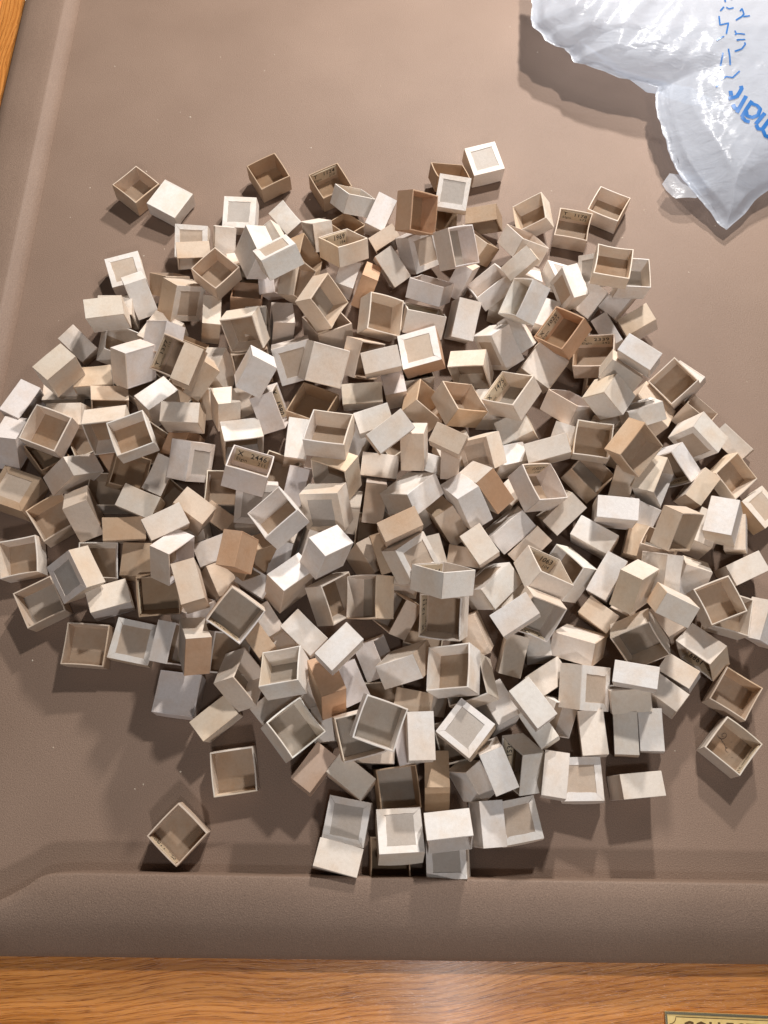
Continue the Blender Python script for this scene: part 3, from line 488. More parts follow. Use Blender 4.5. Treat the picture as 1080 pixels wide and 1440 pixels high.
('o','c','','','x-',0.25288,0.14985,0.01858,0.7955,0.047,0.0029,0.6041,0.02849,0.01708,'','','cream open box tipped to the top, lower heap, far right, left of white plain box',),
('c','c','','','x-',0.27048,0.19368,0.01815,0.5806,0.4391,0.6036,-0.3252,0.02803,0.01645,'','','cream box lying on its side, lower heap, far right, below white plain box',),
('c','w','','','y-',0.28814,0.14142,0.02465,-0.3654,0.7324,0.5573,-0.1393,0.03076,0.01456,'','','white box lying on its side, lower heap, far right, above right of printed cream box',),
('o','t','','','x-',0.25466,0.09289,0.0024,0.953,0.0202,-0.0352,-0.3004,0.02798,0.02009,'','','tan open box facing up, heap bottom, far right',),
('c','c','','','y-',-0.11442,0.06863,0.01584,0.6931,-0.6368,-0.2321,0.2454,0.02991,0.01694,'','','cream box lying on its side, heap bottom, left',),
('c','c','','','y-',-0.07572,0.07913,0.01428,0.697,-0.6261,-0.2333,0.2603,0.0271,0.01514,'','','cream box lying on its side, heap bottom centre, left of orange-brown plain box',),
('o','c','','','x-',-0.10544,0.04143,0.00341,0.9945,0.0744,0.0166,0.0714,0.03015,0.01837,'','','cream open box facing up, heap bottom, left',),
('o','t','','','x-',-0.14148,-0.00052,0.00234,0.3621,0.0489,-0.0173,0.9307,0.02891,0.01827,'y+','X 1180|Elgin 180','tan open box printed X 1180 inside, heap bottom, left',),
('o','w','g','','x-',-0.06533,0.06403,0.03224,0.9275,0.0185,0.1632,0.3359,0.02952,0.02022,'','','white open box facing up, heap bottom centre, below left of orange-brown plain box',),
('c','p','','','y-',-0.04224,0.03543,0.01682,0.6259,-0.6373,-0.2874,0.3457,0.02974,0.01695,'','','pinkish tan box lying on its side, heap bottom centre',),
('c','c','','','x-',-0.02794,0.02826,0.01722,0.6182,-0.3312,0.6482,0.2967,0.03012,0.017,'','','cream box lying on its side, heap bottom centre, left of brown open box',),
('o','c','g','','x-',-0.01854,0.0641,0.03281,0.9847,0.107,0.0616,0.1233,0.02984,0.01906,'','','cream open box facing up, heap bottom centre',),
('o','w','g','','x-',-0.00496,0.06969,0.0508,0.806,0.1246,0.0003,0.5787,0.02909,0.01887,'','','white open box facing up, heap bottom centre, above right of cream open box',),
('c','w','','','x-',0.01552,0.0592,0.0447,0.7035,0.0003,0.7104,0.0195,0.03139,0.01775,'','','white box lying on its side, heap bottom centre, above brown plain box',),
('c','l','','','x-',0.00724,0.0559,0.01552,0.6988,-0.0825,0.7056,0.0834,0.02904,0.0177,'','','greyish white box lying on its side, heap bottom centre',),
('c','c','','','y-',0.02768,0.09383,0.02172,0.0655,0.2176,0.7286,-0.6461,0.02874,0.01523,'','','cream box lying on its side, heap bottom centre, above white plain box',),
('c','w','','','y-',-0.03604,0.07247,0.01437,-0.4723,0.4513,0.5564,-0.5135,0.02489,0.01425,'','','white box lying on its side, heap bottom centre, below orange-brown plain box',),
('r','c','','|n','y-',0.05423,0.06457,0.05612,0.0732,0.337,0.9386,0.0001,0.02839,0.01887,'','','cream upturned box with bordered base, heap bottom, right, below left of white plain box',),
('c','w','','','x-',0.07256,0.07887,0.01875,0.6611,-0.2204,0.7087,0.1098,0.02864,0.0186,'','','white box lying on its side, heap bottom, right, left of white plain box',),
('c','w','','','x-',0.0918,0.07388,0.06287,0.7223,-0.2149,0.6227,0.2107,0.02958,0.01619,'','','white box lying on its side, heap bottom, right, above printed white box',),
('c','w','','','x-',0.10071,0.06302,0.03686,0.7511,-0.2111,0.6005,0.1751,0.02636,0.01456,'','','white box lying on its side, heap bottom, right, above right of printed white box',),
('o','w','','','x-',0.11894,0.08013,0.01285,0.7116,0.3741,0.0617,0.5915,0.02509,0.01437,'','','white open box tipped to the right, heap bottom, right',),
('o','w','','','x-',0.10358,0.04516,0.02056,0.178,-0.5464,-0.2084,0.7914,0.03005,0.01711,'x+','X 1530','white open box printed X 1530 inside, heap bottom, right',),
('c','c','','','x-',0.10842,0.03685,0.03096,0.7581,0.0577,0.6469,-0.0596,0.0294,0.01628,'','','cream box lying on its side, heap bottom, right, right of printed white box',),
('c','w','','','y-',0.06848,0.03873,0.0372,0.6758,-0.4816,0.4499,-0.33,0.02889,0.01664,'','','white box lying on its side, heap bottom, right, left of printed white box',),
('c','w','','','y-',0.0558,0.02862,0.02074,0.5581,-0.6599,0.4808,-0.1479,0.02489,0.01425,'','','white box lying on its side, heap bottom, right, right of brown plain box',),
('c','c','','','x-',0.13927,0.06421,0.01588,0.7737,-0.0068,0.6332,0.0207,0.03029,0.01783,'','','cream box lying on its side, heap bottom, right, left of white plain box',),
('c','w','','','x-',0.16379,0.06478,0.01555,0.7907,0.0298,0.6114,-0.0091,0.02939,0.01652,'','','white box lying on its side, heap bottom, far right, left of white plain box',),
('c','w','','','x-',0.18203,0.0671,0.01542,0.799,0.0278,0.6007,0.002,0.02905,0.01625,'','','white box lying on its side, heap bottom, far right, right of white plain box',),
('r','c','','|m','y-',0.13583,0.03407,0.02313,0.1176,-0.0,0.9928,-0.0214,0.02922,0.01884,'','','cream upturned box with bordered base, heap bottom, right, right of printed white box',),
('c','c','','','y-',0.17595,0.02162,0.01619,0.7124,-0.7,-0.014,0.0481,0.02942,0.01638,'','','cream box lying on its side, heap bottom, far right, below white plain box',),
('o','c','','','x-',0.24719,0.05591,0.00166,0.9319,-0.0058,-0.0255,-0.3618,0.02907,0.01855,'fl','Dine','lone cream open box at right with handwriting on its floor',),
('o','k','g','','x-',0.00751,0.02922,0.00391,0.9948,0.0455,0.0631,0.0664,0.0285,0.01969,'','','brown open box facing up, heap bottom centre, left of brown plain box',),
('c','k','','','x-',0.02802,0.03286,0.02068,0.6949,-0.1766,0.6705,-0.1907,0.02911,0.01695,'','','brown box lying on its side, heap bottom centre',),
('r','c','','|n','y-',-0.02553,0.00674,0.02079,0.0149,0.0924,0.9955,0.014,0.02921,0.01916,'','','cream upturned box with bordered base, heap bottom centre, above left of brown open box',),
('c','c','','','y-',-0.03354,-0.02577,0.01862,0.663,-0.7374,0.1153,-0.0585,0.02978,0.01813,'','','cream box lying on its side, heap bottom centre, below cream bordered box',),
('r','c','','|n','y-',0.0107,0.0009,0.03521,0.1157,0.6705,0.7159,-0.1567,0.03003,0.01868,'','','cream bordered-base box tilted to the top, heap bottom centre',),
('o','w','','','x-',0.04148,0.00878,0.03577,0.6019,0.408,0.4354,-0.5308,0.02991,0.01763,'','','white open box tipped to the bottom, heap bottom centre',),
('r','c','','|n','y-',0.04141,-0.01578,0.02397,0.1054,-0.0078,0.992,-0.0684,0.0271,0.01909,'','','cream upturned box with bordered base, heap bottom centre, right of brown open box',),
('o','k','','','x-',0.0035,-0.01803,0.00257,0.9989,-0.0415,0.0238,-0.0013,0.02721,0.01808,'','','brown open box facing up, heap bottom centre, below left of cream bordered box',),
('r','c','','|m','y-',0.09154,0.0072,0.02154,0.0591,-0.0895,0.9935,-0.0379,0.02819,0.01815,'','','cream upturned box with bordered base, heap bottom, right, below printed white box',),
('c','w','','','x-',0.06231,0.00474,0.02058,0.6524,-0.0133,0.7571,0.0306,0.0295,0.01635,'','','white box lying on its side, heap bottom, right, left of cream bordered box',),
]
HAND = [[(-0.00537, 0.00662), (-0.00635, 0.00573), (-0.00738, 0.00701), (-0.00658, 0.00906), (-0.00493, 0.00922), (-0.00415, 0.00773), (-0.00465, 0.00551), (-0.00585, 0.00377), (-0.00752, 0.00336), (-0.00935, 0.00435)], [(-0.00856, 0.00374), (-0.00636, 0.00397), (-0.00394, 0.00265), (-0.00394, 0.00353)], [(-0.00406, 0.00254), (-0.00225, 0.00243), (-0.00068, 0.00123), (0.00076, 0.00079), (0.00094, 0.00182), (-0.0002, 0.00079), (0.00052, -0.00073), (0.00222, -0.00115), (0.00307, -0.00038)], [(0.00024, 0.00665), (0.00106, 0.00717)], [(0.0041, -0.00226), (0.00453, -0.00144)], [(0.00656, -0.00219), (0.00761, -0.00145)]]
FILL = [
(0.19234, 0.31004, 0.01557, -0.2653, -0.2653, 0.6555, 0.6555),
(0.00791, 0.30055, 0.0006, 0.9005, 0.0, 0.0, -0.4348),
(0.23984, 0.22147, 0.0151, 0.6036, 0.6036, 0.3683, 0.3683),
(-0.15401, 0.21745, 0.02321, -0.0358, 0.7982, -0.5883, 0.1242),
(-0.18777, 0.29128, 0.00896, 0.2977, 0.0, 0.0, 0.9546),
(0.04523, 0.19687, 0.01925, 0.5572, 0.5572, -0.4354, -0.4354),
(-0.12721, 0.25301, 0.00656, 0.7147, 0.024, 0.0029, 0.699),
(0.05152, 0.06046, 0.0025, 0.7865, 0.0, 0.0, -0.6176),
(0.19208, 0.29427, 0.02394, 0.1382, 0.8379, 0.5147, -0.1182),
(-0.25888, 0.31012, 0.01491, 0.0072, -0.0146, 0.5935, 0.8047),
(0.03137, 0.14119, 0.00074, 0.785, 0.0, 0.0, 0.6194),
(-0.22151, 0.25392, 0.00063, -0.0016, 0.0, 0.0, 1.0),
(-0.08502, 0.26674, 0.00625, 0.5507, 0.0, 0.0, -0.8347),
(0.18589, 0.35665, 0.00455, 0.994, 0.0, 0.0, -0.1097),
(-0.08364, 0.22464, 0.01881, 0.5009, 0.6234, 0.442, 0.4064),
(0.09111, 0.32916, 0.02131, 0.0, 0.7146, -0.6995, -0.0),
(0.12237, 0.09506, 0.0151, -0.1937, -0.1937, 0.6801, 0.6801),
(-0.1318, 0.35997, 0.02041, -0.3896, -0.4802, 0.6399, 0.4563),
(0.09732, 0.25766, 0.0151, 0.6548, 0.6548, 0.2669, 0.2669),
(-0.1027, 0.23583, 0.0186, 0.0, 0.6987, 0.7154, 0.0),
(-0.27029, 0.34811, 0.02089, 0.0, 0.695, 0.7191, 0.0),
(-0.10441, 0.48346, 0.03434, 0.0333, 0.497, 0.8284, 0.2564),
(0.02558, 0.36646, 0.00348, 0.6394, 0.0, 0.0, 0.7689),
(0.18999, 0.15807, 0.0151, -0.3556, -0.3556, 0.6112, 0.6112),
(0.05837, 0.2843, 0.02571, 0.0, 0.5524, 0.8336, 0.0),
(-0.05091, 0.09515, 0.02756, -0.0893, 0.9924, -0.0661, -0.0534),
(-0.11741, 0.40146, 0.02044, 0.4869, 0.4869, 0.5128, 0.5128),
(0.02278, 0.22478, 0.02199, -0.1746, -0.2685, 0.81, 0.4912),
(0.02729, 0.1799, 0.02474, -0.4478, -0.4478, 0.5473, 0.5473),
(-0.12031, 0.33212, 0.0186, 0.0, 0.8479, -0.5302, -0.0),
(-0.16925, 0.24245, 0.00373, 0.9394, 0.0, 0.0, -0.3429),
(-0.12524, 0.47342, 0.01534, 0.8014, 0.5918, 0.0727, 0.047),
(-0.0068, 0.05876, 0.02612, 0.0, 0.9998, -0.018, -0.0),
(0.11059, 0.43242, 0.0186, 0.0, 0.8361, 0.5486, 0.0),
(-0.00728, 0.21959, 0.00333, 0.6801, 0.0679, 0.032, -0.7293),
(-0.16866, 0.34728, 0.0006, -0.4479, 0.0, 0.0, 0.8941),
(-0.24445, 0.30216, 0.00297, 0.8543, 0.0427, 0.0684, -0.5135),
(0.16974, 0.38794, 0.0186, -0.0, -0.3455, 0.9384, 0.0),
(-0.19112, 0.39961, 0.02537, 0.0, 0.9699, -0.2437, -0.0),
(0.10574, 0.15198, 0.0151, -0.2049, -0.2049, 0.6768, 0.6768),
(-0.07657, 0.12161, 0.01942, -0.0, -0.2211, 0.9753, 0.0),
(-0.23024, 0.42787, 0.02319, 0.6471, 0.7614, 0.0369, -0.008),
(0.00071, 0.09073, 0.00469, -0.0445, -0.0263, -0.112, 0.9924),
(-0.20723, 0.35273, 0.00338, 0.905, 0.0, 0.0, 0.4253),
]

SIDE_ROT = {'y-': 0, 'x+': 90, 'y+': 180, 'x-': 270}
def jit(c, a, rr):
    k = 1 + rr.uniform(-a, a); w = rr.uniform(-a, a) * 0.5
    return (min(c[0] * k * (1 + w * 0.3), 0.9), min(c[1] * k, 0.9), min(c[2] * k * (1 - w), 0.9), 1)
def add_label(root, w, h, wallcode, txt):
    s = Vector((w / W0, w / W0, h / H0))
    ti = T0 + 0.0007
    nrm, right = {'x+': (Vector((-1, 0, 0)), Vector((0, -1, 0))), 'x-': (Vector((1, 0, 0)), Vector((0, 1, 0))),
                  'y+': (Vector((0, -1, 0)), Vector((1, 0, 0))), 'y-': (Vector((0, 1, 0)), Vector((-1, 0, 0)))}[wallcode]
    up = Vector((0, 0, 1))
    M = Matrix((right, up, nrm)).transposed().to_4x4()
    lab = slab(-0.0126, 0.0126, -0.0056, 0.0056, -0.0010, 0.0, 0, 'label'); lab.materials.append(M_LABEL)
    lo = new_obj('label', lab, root); lo.matrix_local = Matrix.Translation(-nrm * (W0 / 2 - ti) + up * (H0 - 0.0069)) @ M
    lo.color = (0.6, 0.5, 0.37, 1)
    lines = txt.split('|')
    for k, ln in enumerate(lines):
        big = k == 0
        if big and len(ln) > 2 and ln[1] == ' ': ln = ln[0] + '   ' + ln[2:]
        if not big: ln = ln.replace(' ', '      ')
        me = text_mesh(ln, 0.0060 if big else 0.0040, 0.016 if big else 0.006)
        xs = [v.co.x for v in me.vertices]; wd = max(xs) - min(xs); k2 = min(1.0, 0.0215 / wd) if wd else 1
        t = new_obj('lettering', me, lo)
        t.location = (0.0, 0.0018 if (big and len(lines) > 1) else (0.0 if big else -0.0032), 0.00006); t.scale = (k2, 1, 1)

for idx, r in enumerate(BOXES):
    kind, g, cap, sd, side, x, y, z, q0, q1, q2, q3, w, h, wl, txt, label = r
    rr = random.Random(1000 + idx)
    sd, _, pnl = sd.partition('|')
    root = bpy.data.objects.new('cardboard_box', None); COL.objects.link(root); root.empty_display_size = 0.01
    root.rotation_mode = 'QUATERNION'; root.rotation_quaternion = (q0, q1, q2, q3); root.location = (x, y, z)
    root.scale = (w / W0, w / W0, h / H0)
    thing(root, label, 'cardboard box', 'small cardboard boxes heaped on the mat')
    inner = M_IN_GREY if cap == 'g' else (M_IN_BROWN if g in 'ko' else (M_IN_TAN if rr.random() < 0.8 else M_IN_GREY))
    if kind != 'o' and cap == 'g': inner = M_IN_GREY
    main = jit(PAL[g], 0.05, rr)
    for sname, deg in SIDE_ROT.items():
        o = new_obj('side_panel', wall(rr.randrange(16), inner), root)
        o.rotation_euler = (0, 0, R_(deg))
        c = PAL[sd] if (sd and sname == side) else main[:3]
        if g in 'wlct' and rr.random() < 0.22: c = tuple(a * b for a, b in zip(c, rr.choice(((0.93, 0.84, 0.74), (0.97, 0.90, 0.80), (0.92, 0.90, 0.86)))))
        o.color = jit(c, 0.03, rr)
    if kind == 'r':
        pan = M_PANEL_GREY if pnl == 'n' else M_PANEL_TAN
        b = new_obj('base_panel', base('r', inner, pan), root); b.color = main
        e = new_obj('paper_border', BORDERS[rr.randrange(6)], root)
        e.color = jit(PAL[cap] if cap in PAL and cap not in 'gk' else (PAL['w'] if g in 'wlc' else PAL['c']) if not cap else main[:3], 0.03, rr)
    else:
        b = new_obj('base_panel', base('c', inner, M_OUT), root); b.color = jit(PAL[cap] if (cap in PAL and kind == 'c' and cap) else main[:3], 0.02, rr)
    if txt and wl != 'fl': add_label(root, w, h, wl, txt)
    if wl == 'fl':
        hw = ribbon([[(a * W0 / w, b_ * W0 / w, 0) for a, b_ in s] for s in HAND], 0.00030, 0.00130, 'handwriting', M_INK)
        new_obj('handwriting', hw, root)
        add_label(root, w, h, 'x+', 'Hamilton 21')

# boxes that lie under the heap and barely show: one object
vs = []; fs = []; mi = []
proto = []
for s, deg in enumerate((0, 90, 180, 270)):
    me = WALLS[s]; Rz = Matrix.Rotation(R_(deg), 4, 'Z'); proto.append(([Rz @ v.co for v in me.vertices], [tuple(p.vertices) for p in me.polygons], [p.material_index for p in me.polygons]))
me = base('c', M_IN_TAN, M_OUT); proto.append(([v.co.copy() for v in me.vertices], [tuple(p.vertices) for p in me.polygons], [p.material_index for p in me.polygons]))
for f in FILL:
    Mx = Matrix.Translation(f[:3]) @ Quaternion(f[3:]).to_matrix().to_4x4() @ Matrix.Diagonal((0.97, 0.97, 0.97, 1))
    for V_, F_, I_ in proto:
        b0 = len(vs); vs += [tuple(Mx @ v) for v in V_]; fs += [tuple(i + b0 for i in p) for p in F_]; mi += I_
me = mesh_from(vs, fs, mi, name='buried_boxes')
for m in (M_OUT, M_IN_TAN, M_RIM): me.materials.append(m)
fo = new_obj('buried_boxes', me); fo.color = (*PAL['c'], 1); fo['kind'] = 'stuff'
fo['label'] = 'pale cardboard boxes buried under the heap and barely showing'; fo['category'] = 'cardboard boxes'

# ------------------------------------------------------------------ the mat: padded brown tray with a raised rim
def mat_material():
    m, t, p = nt('brown_vinyl'); v = coords(t, False)
    n1 = N(t, 'ShaderNodeTexNoise', i_Scale=9.0, i_Detail=3.0); L(t, v, n1.inputs['Vector'])
    c1 = ramp(t, n1.outputs[0], [(0.3, (0.240, 0.160, 0.116)), (0.7, (0.280, 0.190, 0.140))])
    n2 = N(t, 'ShaderNodeTexNoise', i_Scale=1500.0, i_Detail=4.0, i_Roughness=0.75); L(t, v, n2.inputs['Vector'])
    c2 = ramp(t, n2.outputs[0], [(0.32, (0.70, 0.68, 0.66)), (0.5, (1.0, 1.0, 1.0)), (0.70, (1.35, 1.33, 1.3))])
    c = mixc(t, 'MULTIPLY', 1.0, c1.outputs[0], c2.outputs[0])
    vo = N(t, 'ShaderNodeTexVoronoi', i_Scale=160.0, feature='F1'); L(t, v, vo.inputs['Vector'])
    c3 = ramp(t, vo.outputs['Distance'], [(0.03, (0.35, 0.3, 0.28)), (0.055, (1, 1, 1))])
    c = mixc(t, 'MULTIPLY', 0.5, c, c3.outputs[0])
    L(t, c, p.inputs['Base Color']); p.inputs['Roughness'].default_value = 0.58; p.inputs['Specular IOR Level'].default_value = 0.4
    n3 = N(t, 'ShaderNodeTexNoise', i_Scale=900.0, i_Detail=3.0, i_Roughness=0.7); L(t, v, n3.inputs['Vector'])
    bump(t, p, n3.outputs[0], 0.6, 0.0007)
    return m
M_MAT = mat_material()
mat_root = bpy.data.objects.new('table_mat', None); COL.objects.link(mat_root)
thing(mat_root, 'brown padded table mat with raised rim lying on the oak table', 'mat')
RH = 0.028
# inner edge of the rim, going round counter-clockwise seen from above
inner_loop = [(-0.3285, 1.12), (-0.3285, 0.9), (-0.3285, 0.6), (-0.3285, 0.3), (-0.3285, 0.05), (-0.322, -0.03), (-0.305, -0.052), (-0.283, -0.054), (-0.2535, -0.0423), (-0.236, -0.0336), (-0.2265, -0.0272), (-0.2165, -0.0250), (-0.2, -0.0246),
              (0.0, -0.0275), (0.25, -0.0309), (0.5, -0.0343), (0.56, -0.03), (0.58, 0.0), (0.58, 0.5), (0.58, 1.10), (0.57, 1.12)]
floor_me = bpy.data.meshes.new('mat_base')
fbm = bmesh.new(); fbm.faces.new([fbm.verts.new((a[0], a[1], 0.0)) for a in inner_loop])
lo = [fbm.verts.new((a[0], a[1], -0.004)) for a in inner_loop]; fbm.faces.new(lo[::-1]); fbm.verts.ensure_lookup_table()
n_ = len(inner_loop)
for i in range(n_): fbm.faces.new((fbm.verts[i], fbm.verts[n_ + i], fbm.verts[n_ + (i + 1) % n_], fbm.verts[(i + 1) % n_]))
bmesh.ops.recalc_face_normals(fbm, faces=fbm.faces); fbm.to_mesh(floor_me); fbm.free(); floor_me.materials.append(M_MAT)
new_obj('mat_base', floor_me, mat_root)
outer = {'l': -0.3862, 'b': -0.0768, 'r': 0.65, 't': 1.19}
def outer_pt(p, i):
    x, y = p
    if i <= 4: return (outer['l'], y if i else outer['t'])
    if i == 5: return (outer['l'], 0.0)
    if i == 6: return (outer['l'] + 0.002, -0.06)
    if i == 7: return (outer['l'] + 0.014, outer['b'] + 0.003)
    if i <= 15: return (x - (0.02 if i < 11 else 0), outer['b'] - 0.0048 * (x + 0.25) / 0.5 )
    if i == 16: return (outer['r'], outer['b'])
    if i <= 18: return (outer['r'], y)
    return (outer['r'], outer['t'])
# on the left the rim is lower, with a sloping inner face and a flat top
prof_left = [(0.0, 0.0, -0.002), (0.004, 0.0, 0.0006), (0.10, 0.0, 0.0058), (0.165, 0, 0.0095), (0.19, 0, 0.0106), (0.22, 0, 0.0110), (0.35, 0, 0.0112), (0.55, 0, 0.0110), (0.80, 0, 0.0100), (0.95, 0, 0.0075), (0.99, 0, 0.0050), (1.0, 0, 0.0020), (1.0, 0, -0.004)]
prof = [(0.0, 0.0, -0.002), (0.0, 0.0, 0.004), (0.0, 0.0, RH * 0.72), (0.004, 0, RH * 0.90), (0.015, 0, RH - 0.0008), (0.04, 0, RH - 0.0002), (0.25, 0, RH - 0.0012), (0.5, 0, RH - 0.0042), (0.75, 0, RH - 0.0115), (0.94, 0, 0.0068), (0.99, 0, 0.0045), (1.0, 0, 0.0020), (1.0, 0, -0.004)]
def resample(loop, n):
    seg = [0]
    for a, b in zip(loop, loop[1:]): seg.append(seg[-1] + math.dist(a, b))
    out = []
    for k in range(n + 1):
        d = seg[-1] * k / n; i = 0
        while i < len(seg) - 2 and seg[i + 1] < d: i += 1
        u = (d - seg[i]) / max(seg[i + 1] - seg[i], 1e-9); out.append((i, u))
    return out
vs = []; fs = []
def smooth_loop(pts):
    # Catmull-Rom through the points
    out = []
    for i in range(len(pts) - 1):
        p0 = Vector(pts[max(i - 1, 0)]); p1 = Vector(pts[i]); p2 = Vector(pts[i + 1]); p3 = Vector(pts[min(i + 2, len(pts) - 1)])
        short = (p2 - p1).length < 0.06
        n = 5 if short else 10
        for k in range(n):
            u = k / n
            if not short: out.append(p1.lerp(p2, u))
            else: out.append(0.5 * ((2 * p1) + (-p0 + p2) * u + (2 * p0 - 5 * p1 + 4 * p2 - p3) * u * u + (-p0 + 3 * p1 - 3 * p2 + p3) * u ** 3))
    out.append(Vector(pts[-1])); return out
IL = [Vector(p) for p in inner_loop]; OL = [Vector(outer_pt(p, i)) for i, p in enumerate(inner_loop)]
pairs = []
for i in range(len(IL) - 1):
    n = 6
    for k in range(n):
        u = k / n
        def cr(P):
            p0 = P[max(i - 1, 0)]; p1 = P[i]; p2 = P[i + 1]; p3 = P[min(i + 2, len(P) - 1)]
            if (p2 - p1).length > 0.06 or (p1 - p0).length > 0.2 or (p3 - p2).length > 0.2: return p1.lerp(p2, u)
            return 0.5 * ((2 * p1) + (-p0 + p2) * u + (2 * p0 - 5 * p1 + 4 * p2 - p3) * u * u + (-p0 + 3 * p1 - 3 * p2 + p3) * u ** 3)
        pairs.append((cr(IL), OL[i].lerp(OL[i + 1], u)))
pairs.append((IL[-1], OL[-1]))
for pi_, (a, b) in enumerate(pairs):
    d = (b - a); dn = d.normalized(); lf = max(0.0, min(1.0, (48 - pi_) / 24))
    for (t1, bk1, z1), (t2, bk2, z2) in zip(prof, prof_left):
        t_, back, z_ = t1 + (t2 - t1) * lf, 0.0, z1 + (z2 - z1) * lf
        p = a + d * t_ - dn * back
        vs.append((p.x, p.y, z_))
m_ = len(prof)
for i in range(len(pairs) - 1):
    for j in range(m_ - 1):
        fs.append((i * m_ + j, i * m_ + j + 1, (i + 1) * m_ + j + 1, (i + 1) * m_ + j))
me = mesh_from(vs, fs, smooth=True, name='mat_rim'); me.materials.append(M_MAT)
bm = bmesh.new(); bm.from_mesh(me); bmesh.ops.recalc_face_normals(bm, faces=bm.faces); bm.to_mesh(me); bm.free()
for p in me.polygons: p.use_smooth = True
new_obj('mat_rim', me, mat_root)

# crumbs of old cardboard on the mat
rr = random.Random(5); vs = []; fs = []
for k in range(90):
    x = rr.uniform(-0.30, 0.33); y = rr.uniform(0.0, 0.80); s = rr.uniform(0.0003, 0.0009) * (1.6 if rr.random() < 0.1 else 1)
    b0 = len(vs); a = rr.uniform(0, 6.28); st = rr.uniform(0.6, 2.2)
    for i in range(4):
        th = a + i * math.pi / 2; vs.append((x + s * st * math.cos(th) * (1 if i % 2 else 0.6), y + s * math.sin(th), 0.00005))
    vs.append((x, y, s * 0.8))
    for i in range(4): fs.append((b0 + i, b0 + (i + 1) % 4, b0 + 4))
me = mesh_from(vs, fs, name='crumbs'); me.materials.append(M_RIM); co = new_obj('crumbs', me); co['kind'] = 'stuff'
co['label'] = 'tiny pale crumbs of old cardboard scattered on the brown mat'

# ------------------------------------------------------------------ the oak table
def oak(name, along_x=True):
    m, t, p = nt(name)
    tc = t.nodes.new('ShaderNodeTexCoord'); mp = t.nodes.new('ShaderNodeMapping'); L(t, tc.outputs['Object'], mp.inputs[0])
    mp.inputs['Rotation'].default_value = (0, 0, R_(-7) if along_x else R_(90))
    v = mp.outputs[0]
    # grain lines: noise stretched along the board, bent by a slow wave
    wv = N(t, 'ShaderNodeTexNoise', i_Scale=5.0, i_Detail=1.0); L(t, v, wv.inputs['Vector'])
    off = t.nodes.new('ShaderNodeCombineXYZ'); sc = t.nodes.new('ShaderNodeMath'); sc.operation = 'MULTIPLY'; sc.inputs[1].default_value = 0.05
    L(t, wv.outputs[0], sc.inputs[0]); L(t, sc.outputs[0], off.inputs[1])
    ad = t.nodes.new('ShaderNodeVectorMath'); ad.operation = 'ADD'; L(t, v, ad.inputs[0]); L(t, off.outputs[0], ad.inputs[1])
    m1 = t.nodes.new('ShaderNodeMapping'); m1.inputs['Scale'].default_value = (5, 60, 20); L(t, ad.outputs[0], m1.inputs[0])
    g1 = N(t, 'ShaderNodeTexNoise', i_Scale=1.0, i_Detail=2.0); L(t, m1.outputs[0], g1.inputs['Vector'])
    m2 = t.nodes.new('ShaderNodeMapping'); m2.inputs['Scale'].default_value = (45, 1500, 60); L(t, ad.outputs[0], m2.inputs[0])
    g2 = N(t, 'ShaderNodeTexNoise', i_Scale=1.0, i_Detail=3.0, i_Roughness=0.65); L(t, m2.outputs[0], g2.inputs['Vector'])
    wt = N(t, 'ShaderNodeTexWave', wave_type='BANDS', bands_direction='Y', i_Scale=78.0, i_Distortion=4.0, i_Detail=3.0); wt.inputs['Detail Scale'].default_value = 2.0
    m3 = t.nodes.new('ShaderNodeMapping'); m3.inputs['Scale'].default_value = (0.12, 1, 1); L(t, ad.outputs[0], m3.inputs[0]); L(t, m3.outputs[0], wt.inputs['Vector'])
    c1 = ramp(t, g1.outputs[0], [(0.3, (0.54, 0.20, 0.040)), (0.55, (0.68, 0.275, 0.068)), (0.75, (0.74, 0.33, 0.10))])
    c2 = ramp(t, wt.outputs['Fac'], [(0.0, (0.74, 0.63, 0.53)), (0.3, (0.96, 0.95, 0.93)), (1.0, (1.04, 1.04, 1.03))])
    c = mixc(t, 'MULTIPLY', 0.85, c1.outputs[0], c2.outputs[0])
    c3 = ramp(t, g2.outputs[0], [(0.36, (0.30, 0.20, 0.14)), (0.45, (1, 1, 1)), (1.0, (1.05, 1.05, 1.05))])
    c = mixc(t, 'MULTIPLY', 0.8, c, c3.outputs[0])
    L(t, c, p.inputs['Base Color']); p.inputs['Roughness'].default_value = 0.23
    p.inputs['Specular IOR Level'].default_value = 0.5
    try: p.inputs['Coat Weight'].default_value = 0.35; p.inputs['Coat Roughness'].default_value = 0.2
    except Exception: pass
    bump(t, p, g2.outputs[0], 0.6, 0.0007)
    return m
M_OAKX = oak('oak_front', True); M_OAKY = oak('oak_side', False)
table = bpy.data.objects.new('wooden_table', None); COL.objects.link(table); table.location = (0, 0, -0.0045)
thing(table, 'glossy oak table edge under the brown mat', 'table')
def board(name, poly, z0, z1, mat, bev=0.002):
    bm = bmesh.new(); lo = [bm.verts.new((a, b, z0)) for a, b in poly]; hi = [bm.verts.new((a, b, z1)) for a, b in poly]
    bm.faces.new(lo[::-1]); bm.faces.new(hi)
    for i in range(len(poly)):
        j = (i + 1) % len(poly); bm.faces.new((lo[i], lo[j], hi[j], hi[i]))
    bmesh.ops.recalc_face_normals(bm, faces=bm.faces)
    if bev: bmesh.ops.bevel(bm, geom=bm.edges[:], offset=bev, segments=2, affect='EDGES')
    me = bpy.data.meshes.new(name); bm.to_mesh(me); bm.free(); me.materials.append(mat)
    return new_obj(name, me, table)
ZT = 0.0
board('front_board', [(-0.47, -0.30), (0.75, -0.30), (0.75, -0.02), (-0.33, -0.02)], -0.03, ZT, M_OAKX, 0.0006)
board('side_board', [(-0.4165, 1.3), (-0.4165, -0.2145), (-0.3305, -0.0185), (-0.3305, 1.3)], -0.03, ZT, M_OAKY, 0.0006)
